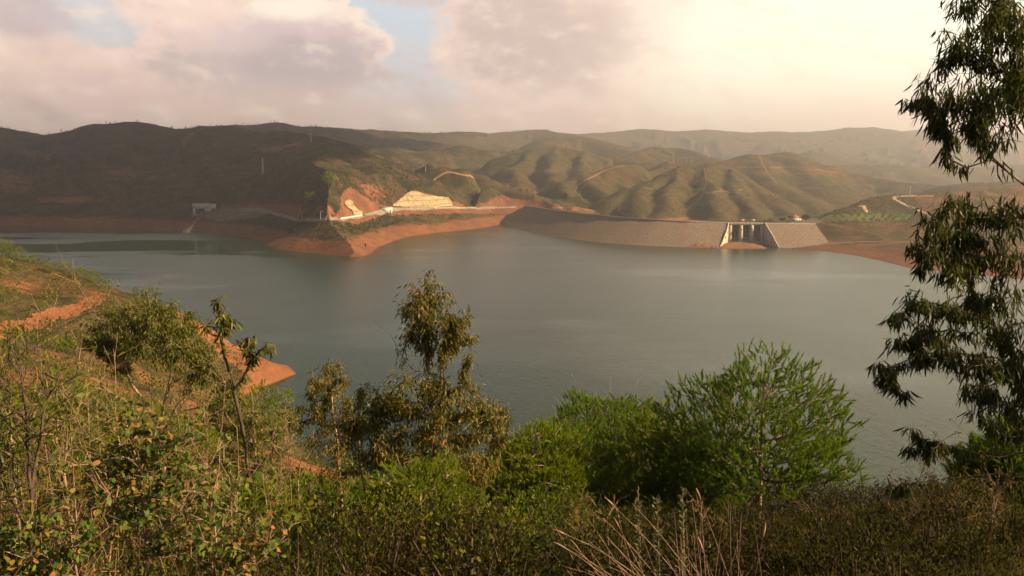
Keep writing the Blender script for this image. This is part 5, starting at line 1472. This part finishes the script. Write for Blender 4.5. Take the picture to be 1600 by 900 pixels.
twiggy('bare_branching_shrub', 'leafless shrub whose long branches arch in from the left edge over the slope', [[(-60, 700), (-20, 610), (30, 565), (80, 520), (130, 492), (180, 480), (235, 482)], [(-20, 660), (40, 640), (85, 612), (120, 585), (128, 520), (160, 500)], [(-40, 640), (20, 590), (60, 540)]],
       9, 'shrub', rbase=.022, rt=.002, twigs=46, seed=32, mat=M_TWIG, tl=.45, base=bp0)
for (c_, Y_, n_, sd2, lb) in [
    ([[(170, 880), (178, 800), (190, 720), (180, 640)], [(180, 790), (140, 720), (120, 650)]], 7.5, 34, 33, 'dry brown shrub with long thin twigs right of the dark-trunked tree'),
    ([[(330, 850), (340, 760), (345, 680), (352, 600)], [(340, 760), (300, 690), (290, 640)]], 10, 40, 34, 'thin dry sapling with reddish twigs under the umbrella-shaped tree'),
    ([[(120, 900), (110, 820), (100, 740), (105, 660)]], 6.5, 34, 35, 'tangle of grey-brown twigs behind the dark-trunked tree'),
    ([[(430, 900), (420, 820), (410, 740), (425, 690)], [(420, 800), (455, 730), (440, 660)]], 12, 50, 36, 'half-bare shrub with orange dead leaves left of the orange earth patch')]:
    twiggy('dry_shrub', lb, c_, Y_, 'shrub', rbase=.018, rt=.0018, twigs=n_, seed=sd2, mat=M_TWIG, tl=.5, leaves=1.3, leaf_m=M_EUC if sd2 != 36 else M_JUV, lsize=(.09, .02))

for (c_, Y_, n_, sd2, lb) in [
    ([[(1290, 900), (1285, 850), (1275, 812)], [(1285, 860), (1325, 825)]], 8.5, 60, 51, 'reddish dry twiggy shrub at the bottom, right of the large pine trunk'),
    ([[(1440, 880), (1435, 820), (1425, 780)], [(1436, 830), (1480, 790)], [(1438, 840), (1400, 800)]], 9, 80, 52, 'sunlit brown twiggy shrub between the dark rounded bush and the right edge'),
    ([[(1555, 860), (1550, 810), (1560, 770)]], 9.5, 60, 53, 'brown twiggy shrub near the right edge below the dark pine'),
    ([[(915, 900), (910, 850), (900, 805)], [(912, 860), (945, 815)]], 9, 60, 54, 'rusty twiggy shrub left of the pale stalks'),
    ([[(780, 900), (778, 860), (770, 815)], [(778, 870), (815, 830)]], 9, 55, 55, 'brown twiggy shrub in front of the yellow-green pine'),
    ([[(1110, 890), (1108, 850), (1100, 812)], [(1108, 860), (1140, 822)]], 10, 55, 56, 'dark red twiggy shrub just right of the pale stalks')]:
    twiggy('dry_shrub', lb, c_, Y_, 'shrub', rbase=.014, rt=.0018, twigs=n_, seed=sd2, mat=M_BARK_E, tl=.26, leaves=4.0, leaf_m=M_RUST, lsize=(.042, .018))

# round-leaved shrub (juvenile eucalyptus)
twiggy('round_leaved_shrub', 'broad shrub with rounded grey-green leaves and a few dead orange ones at bottom left',
       [[(225, 900), (228, 840), (222, 780), (215, 720), (205, 690)], [(228, 850), (180, 790), (165, 740)], [(228, 850), (290, 800), (320, 745)], [(225, 800), (260, 750), (270, 710)], [(228, 870), (330, 850), (370, 800)]],
       6.0, 'shrub', rbase=.02, rt=.0018, twigs=170, seed=41, mat=M_BARK_E, tl=.30, leaves=3.4, leaf_m=M_JUV, lsize=(.06, .036))
twiggy('round_leaved_shrub', 'low round-leaved shrub in the bottom left corner',
       [[(60, 960), (50, 900), (40, 850)], [(60, 940), (110, 890), (130, 850)], [(60, 950), (0, 900), (-20, 860)]],
       5.0, 'shrub', rbase=.015, rt=.0018, twigs=110, seed=42, mat=M_BARK_E, tl=.22, leaves=3.2, leaf_m=M_JUV, lsize=(.055, .034))
twiggy('round_leaved_shrub', 'round-leaved shrub with orange-tinted leaves between the small bright pine and the bottom edge',
       [[(330, 960), (335, 900), (340, 850), (330, 790)], [(335, 920), (400, 880), (430, 850)]],
       5.5, 'shrub', rbase=.015, rt=.0018, twigs=100, seed=43, mat=M_BARK_E, tl=.24, leaves=2.6, leaf_m=M_JUV, lsize=(.06, .034))

# fine-leaved shrub at right, behind the grass
twiggy('fine_twigged_shrub', 'sparse fine-twigged shrub against the water under the right eucalyptus',
       [[(1500, 830), (1490, 770), (1480, 730), (1470, 690)], [(1495, 800), (1530, 750), (1545, 715)], [(1495, 810), (1450, 770), (1440, 740)]],
       9, 'shrub', rbase=.012, rt=.0016, twigs=90, seed=44, mat=M_BARK_DARK, tl=.30, leaves=4, leaf_m=M_SCRUB, lsize=(.035, .014))

# pale-stalked plant in the foreground, with leafy spikes
r_ = np.random.default_rng(61); D0 = 4.3
b0 = at(1150, 960, D0); b0[2] = gz(b0[0], b0[1])
st = thing('dry_stalk_plant', 'clump of long pale arching stalks fanning up at the bottom, right of centre', 'plant', tuple(b0))
b = MB(); heads = []
for k in range(46):
    p0 = b0 + np.array([r_.uniform(-.35, .35), r_.uniform(-.2, .2), -.1])
    tx = r_.uniform(860, 1195); ty = r_.uniform(775, 880) + abs(tx - 1060) * .12
    p2 = at(tx, ty, D0 + r_.uniform(-.35, .35)); p1 = (p0 + p2) / 2 + np.array([(p0 - p2)[0] * -.12, 0, .10 + abs(p2[0] - p0[0]) * .22])
    pts = [(1 - u) ** 2 * p0 + 2 * u * (1 - u) * p1 + u * u * p2 - b0 for u in np.linspace(0, 1, 9)]
    b.tube(pts, np.linspace(.003, .0013, 9), 5)
    if k % 5 == 0: heads.append((pts[-1], unit(pts[-1] - pts[-2])))
b.build('stalks', M_STALK, st, True)
for c_, d_ in heads:
    b = MB(); b.tube([c_ + d_ * .014 * q for q in range(7)], [.002, .005, .006, .007, .006, .004, .0015], 6)
    b.build('seed_head', M_TWIG, st, True)
for (px, ptop, lb) in [(997, 768, 'leafy grey-green spike left of the pale stalks, leftmost of three'), (1026, 778, 'leafy grey-green spike in the middle of the three among the pale stalks'), (1066, 766, 'leafy grey-green spike, rightmost of the three, rising above the pale stalks')]:
    tp = at(px, ptop, D0 + .3); bs = np.array([tp[0] + .03, tp[1], gz(tp[0], tp[1])]); h_ = tp[2] - bs[2]
    o = thing('leafy_spike', lb, 'plant', tuple(bs), group='leafy spikes among the stalks')
    b = MB(); b.tube([(0, 0, -.05), (.01, 0, h_ * .5), (-.03, 0, h_)], [.006, .004, .002], 5); b.build('stem', M_TWIG, o)
    n = 150; s_ = r_.uniform(.45, 1.0, n); th = r_.uniform(0, 2 * pi, n)
    P = np.stack([.01 * (1 - s_) + -.03 * s_ * s_, 0 * s_, s_ * h_], -1); D = np.stack([np.cos(th), np.sin(th), 0 * th + .9], -1)
    V, F = leaf_round(P, D, .045 * r_.uniform(.6, 1.2, n), .013, r_)
    link('leaves', mk_mesh('leaves', V, F), M_GREYLEAF, o)

# dense bushes in the foreground
def bush(px, ptop, depth, wpx, label, mat, seed, n=2600, lf=(.04, .02), name='bush', group=None):
    r2 = np.random.default_rng(seed); q = at(px, ptop, depth); z = gz(q[0], q[1]); h_ = max(q[2] - z, .4); w_ = wpx / FPX * depth
    o = thing(name, label, 'bush', (q[0], q[1], z), group=group)
    b = MB()
    for k in range(16):
        th = r2.uniform(0, 2 * pi); rr_ = r2.uniform(.2, .45) * w_
        b.tube([(0, 0, -.05), (cos(th) * rr_ * .5, sin(th) * rr_ * .5, h_ * .45), (cos(th) * rr_, sin(th) * rr_, h_ * r2.uniform(.6, .9))], [.014, .008, .003], 5)
    b.build('stems', M_BARK_DARK, o)
    v = rnd_dir(n, r2); rad = r2.uniform(0, 1, n) ** .33
    lump = 1 + .30 * vnoise(v[:, 0] * 2.5 + seed, v[:, 1] * 2.5 + v[:, 2] * 2, seed) + .18 * vnoise(v[:, 0] * 6 + seed, v[:, 1] * 6 + v[:, 2] * 5, seed + 3)
    P = v * (rad * lump)[:, None] * np.array([w_ / 2, w_ / 2, h_ * .62]) + np.array([0, 0, h_ * .42]); P[:, 2] = np.abs(P[:, 2])
    D = v + np.array([0, 0, .5]) + r2.normal(size=(n, 3)) * .6
    L_ = lf[0] * r2.uniform(.6, 1.3, n)
    V, F = leaf_round(P, D, L_, L_ * lf[1] / lf[0], r2)
    link('foliage', mk_mesh('foliage', V, F), mat, o)
    return o
bush(1375, 812, 9, 250, 'dark rounded bush at the bottom right', M_DARKBUSH, 71, 7000, (.045, .02))
bush(1560, 838, 7, 200, 'dark bush in the bottom right corner', M_DARKBUSH, 72, 5000, (.04, .018))
bush(1240, 850, 7.5, 130, 'low dark bush at the foot of the large pine', M_DARKBUSH, 73, 2600, (.035, .016))
bush(830, 850, 8, 170, 'brownish bush at the bottom below the yellow-green pine', M_SCRUB, 74, 3600, (.035, .014))
bush(560, 850, 8, 150, 'olive bush at the bottom left of the pale green open pine', M_SCRUB, 75, 3000, (.04, .018))
bush(740, 790, 13, 130, 'green-brown bush between the pale green open pine and the yellow-green pine', M_SCRUB, 76, 2600, (.045, .02))
bush(480, 845, 9, 120, 'grey-green bush at the bottom between two small pines', M_GREYLEAF, 77, 1500, (.045, .02))
bush(930, 800, 13, 150, 'russet bush below the broad domed pine', M_SCRUB, 78, 2800, (.045, .018))
bush(1075, 805, 13, 140, 'dusky bush left of the large pine trunk', M_DARKBUSH, 79, 2600, (.045, .02))

# repeated low shrubs along the bottom edge
r_ = np.random.default_rng(131)
protos = [bush(640, 868, 7.5, 150, 'low ragged brown shrub among the undergrowth along the bottom edge', M_BROWN, 81, 2600, (.034, .013), group='low brown shrubs at the bottom'),
          bush(905, 862, 8, 140, 'low ragged brown shrub among the undergrowth along the bottom edge', M_BROWN, 82, 2200, (.04, .015), group='low brown shrubs at the bottom'),
          bush(812, 858, 8, 150, 'low olive shrub among the undergrowth along the bottom edge', M_SCRUB, 83, 2400, (.036, .016), group='low olive shrubs at the bottom')]
for k, (px, top_, Y_) in enumerate([(x_, t_ - 48, y_) for x_, t_, y_ in [(470, 870, 8), (540, 850, 10), (600, 838, 12), (700, 872, 8.5), (760, 850, 11), (850, 838, 12.5), (1000, 850, 11), (1090, 868, 8), (1150, 845, 11), (1210, 835, 12), (1290, 828, 11), (1330, 870, 7), (1450, 815, 10.5), (1520, 806, 11.5), (1480, 850, 8), (1590, 815, 10), (735, 860, 7), (800, 866, 7.5), (960, 872, 7), (1030, 840, 14), (880, 835, 15), (1130, 875, 7), (1420, 880, 7), (1250, 880, 7), (580, 878, 7)]]):
    q = at(px, top_, Y_); z = gz(q[0], q[1]); k0 = protos[k % 3 if px < 1000 else k % 2]; s_ = max(q[2] - z, .4) / .72
    copy_thing(k0, None, (q[0], q[1], z), r_.uniform(0, 6), (s_ * r_.uniform(.9, 1.4), s_ * r_.uniform(.9, 1.4), s_))
for k, (px, top_, Y_) in enumerate([(1100, 748, 26), (1160, 742, 27), (1225, 748, 26), (1285, 752, 25), (1345, 760, 24.5), (1405, 768, 23), (1460, 774, 21), (1040, 760, 25), (1515, 776, 20)]):
    q = at(px, top_, Y_); z = gz(q[0], q[1])
    if k == 0: bk = bush(px, top_, Y_, 120, 'brown scrub bush growing behind the foot of the large pine along the slope edge', M_BROWN, 84, 3200, (.10, .045), group='scrub bushes along the slope edge'); hb_ = q[2] - z
    else: copy_thing(bk, None, (q[0], q[1], z), r_.uniform(0, 6), (r_.uniform(.9, 1.2), r_.uniform(.9, 1.2), max(q[2] - z, .6) / hb_))
# thin bare saplings on the left slope
bs_ = None
for k, (px, top_, Y_) in enumerate([(22, 640, 12), (66, 610, 15), (108, 650, 10), (150, 600, 18), (196, 640, 13), (228, 660, 11), (275, 620, 17), (318, 600, 20), (366, 640, 15), (392, 590, 22), (436, 690, 14), (448, 640, 25), (240, 720, 9), (500, 700, 18), (355, 720, 10), (130, 560, 26)]):
    q = at(px, top_, Y_); z = gz(q[0], q[1]); h_ = q[2] - z
    if bs_ is None:
        rr3 = np.random.default_rng(301); sk = Skel(); sk.chain([(.02 * math.sin(u * 5), .02 * math.cos(u * 4), u * 2.4 - .1) for u in np.linspace(0, 1, 16)])
        for j in range(34):
            a = sk.p[int(rr3.integers(4, 16))].copy(); d = unit(np.array([rr3.normal(), rr3.normal(), abs(rr3.normal()) + .9])); Lb = rr3.uniform(.25, .75)
            sk.attach(a + d * Lb, rr3, sag=-.1, seg=.12)
        bs_ = thing('bare_sapling', 'thin leafless sapling standing in the scrub of the left slope', 'sapling', (q[0], q[1], z), group='bare saplings on the left slope')
        link('stems', sk.mesh('stems', sk.radii(.0028, .018), 5), M_TWIG, bs_); bs_.scale = (h_ / 2.6,) * 3
    else: copy_thing(bs_, None, (q[0], q[1], z), rr3.uniform(0, 6), h_ / 2.6)
for (px, ptop, Y_, sd2, lb) in [
    (18, 600, 10, 201, 'leafy sapling at the left edge beside the dark-trunked tree'), (92, 640, 13, 202, 'thin green sapling between the dark-trunked tree and the round-leaved shrub'),
    (140, 690, 9, 203, 'short leafy sapling just behind the broad round-leaved shrub'), (292, 655, 15, 204, 'sapling with orange-tinted leaves in front of the pale stems'),
    (350, 690, 14, 205, 'sapling with drooping leaves left of the thin brownish eucalyptus'), (470, 700, 24, 206, 'sapling standing in front of the orange earth patch'),
    (250, 700, 11, 207, 'low sapling rising over the broad round-leaved shrub'), (430, 640, 40, 208, 'distant sapling by the water under the tip of the orange spit')]:
    r2 = np.random.default_rng(sd2); w_ = 150 / Y_ + 8
    cl = [(px + r2.normal() * w_ * .9, ptop + 10 + (k + .5) * 130 / 9 + r2.normal() * 5, (8 + 5 * r2.random() + k) * 11 / (Y_ * .5 + 5.5)) for k in range(9)]
    eucalypt('eucalyptus_sapling', lb, [[(px + 6, ptop + 190), (px + 3, ptop + 120), (px - 4, ptop + 50), (px, ptop + 8)]], cl, Y_, leaf=(.11, .022), n_leaf=52, twigs=4, rbase=.022, seed=sd2, cat='sapling', mat=[M_EUC, M_SCRUBY][sd2 % 2], dens_k=1.5, group='saplings on the left slope')

# ------------------------------------------------------------------ undergrowth and grass (uncountable)
def room(X, Y, Z, r_, jit=15):
    """how tall a plant may stand: lower where the photo looks over it"""
    PX, _ = proj(np.stack([X, Y, Z], -1))
    lim = np.interp(PX, [-200, 0, 150, 330, 420, 470, 560, 620, 1180, 1240, 1330, 1500, 1800], [640, 660, 700, 720, 770, 800, 830, 848, 856, 842, 815, 800, 788]) + r_.normal(size=len(X)) * jit + np.clip(10 - Y, 0, 6) * 20
    slope = (lim - 450) * cos(TILT) + FPX * sin(TILT); fwd = FPX * cos(TILT) - (lim - 450) * sin(TILT)
    return np.maximum(EYE - Y * slope / fwd - Z, .12 + Y * .004)
r_ = np.random.default_rng(88)
n = 9500
az = np.radians(r_.uniform(-44, 44, n)); rr_ = 3.6 * (40 / 3.6) ** r_.uniform(0, 1, n)
X = rr_ * np.sin(az); Y = rr_ * np.cos(az); Z = HN(X, Y)
PX, PY = proj(np.stack([X, Y, Z], -1)); bad = inside(PX, PY, [(425, 690), (470, 690), (560, 770), (500, 780), (420, 730)])
dens = fbm(X / 3, Y / 3, 3, 19)
k_ = (dens > -.5) & ~bad
P = np.stack([X, Y, Z - .05], -1)[k_]; R2 = rr_[k_]; m_ = len(P)
sz_ = r_.uniform(.25, .80, m_) * (.55 + .9 * sstep(fbm(P[:, 0] / 1.6, P[:, 1] / 1.6, 3, 44), -.3, .4)) * np.clip(.55 + R2 / 18, .5, 1.7) * (1 + .5 * dens[k_])
capm = room(P[:, 0], P[:, 1], P[:, 2], r_); sz_ = np.minimum(sz_, np.maximum(capm / 1.4, .10))
kk = 64; d = rnd_dir(m_ * kk, r_).reshape(m_, kk, 3) * r_.uniform(.3, 1, (m_, kk, 1)); d[..., 2] = np.abs(d[..., 2]) * 1.5
c_ = (P[:, None] + d * sz_[:, None, None]).reshape(-1, 3)
L_ = np.repeat(np.clip(.020 + R2 * .0028, .02, .11), kk) * r_.uniform(.5, 1.5, m_ * kk)
V, F = leaf_quad(c_, rnd_dir(m_ * kk, r_) + np.array([0, 0, .5]), L_, L_ * .40, r_)
pxu, _ = proj(P); rt_ = np.repeat(pxu + 60 * fbm(P[:, 0] / 2, P[:, 1] / 2, 2, 52) > 1040, kk) | np.repeat(r_.uniform(0, 1, m_) < np.where(pxu > 620, .6, .25), kk)
link('green_undergrowth', mk_mesh('green_undergrowth', V[np.repeat(~rt_, 4)], np.arange(4 * (~rt_).sum()).reshape(-1, 4)), M_SCRUB, kind='stuff')
link('brown_undergrowth', mk_mesh('brown_undergrowth', V[np.repeat(rt_, 4)], np.arange(4 * rt_.sum()).reshape(-1, 4)), M_BROWN, kind='stuff')
# thin twigs standing in the undergrowth
kk = 4; tw = r_.integers(0, m_, 5200); TP = np.repeat(P[tw], kk, 0) + r_.normal(size=(len(tw) * kk, 3)) * .06
TD = r_.normal(size=(len(TP), 3)) * .42 + np.array([0, 0, 1.0]); TL = np.minimum(np.repeat(sz_[tw], kk) * r_.uniform(1.0, 2.3, len(TP)), np.repeat(capm[tw], kk) * r_.uniform(.7, 1.25, len(TP)))
V, F = leaf_blades(TP, TD, TL, np.repeat(np.clip(.004 + R2[tw] * .0009, .004, .022), kk), r_, .25)
link('dry_twigs', mk_mesh('dry_twigs', V, F), M_TWIGS, kind='stuff')
# stems and dry grass
n = 5200
az = np.radians(r_.uniform(-44, 44, n)); rr_ = 3.0 * (26 / 3.0) ** r_.uniform(0, 1, n)
X = rr_ * np.sin(az); Y = rr_ * np.cos(az); Z = HN(X, Y)
gp = (r_.uniform(0, 1, n) < np.where(az > .22, .8, .13)); X = X[gp]; Y = Y[gp]; Z = Z[gp]; rr_ = rr_[gp]; n = len(X)
kk = 12; P = np.repeat(np.stack([X, Y, Z - .03], -1), kk, 0) + r_.normal(size=(n * kk, 3)) * np.array([.10, .10, 0])
D = r_.normal(size=(n * kk, 3)) * .28 + np.array([0, 0, 1.0]); RR = np.repeat(rr_, kk)
L_ = np.minimum(r_.uniform(.25, .75, n * kk) * np.clip(.6 + RR / 25, .6, 1.3), np.repeat(room(X, Y, Z, r_), kk))
V, F = leaf_blades(P, D, L_, np.clip(.003 + RR * .0006, .003, .016), r_, .35)
link('dry_grass', mk_mesh('dry_grass', V, F), M_GRASS, kind='stuff')
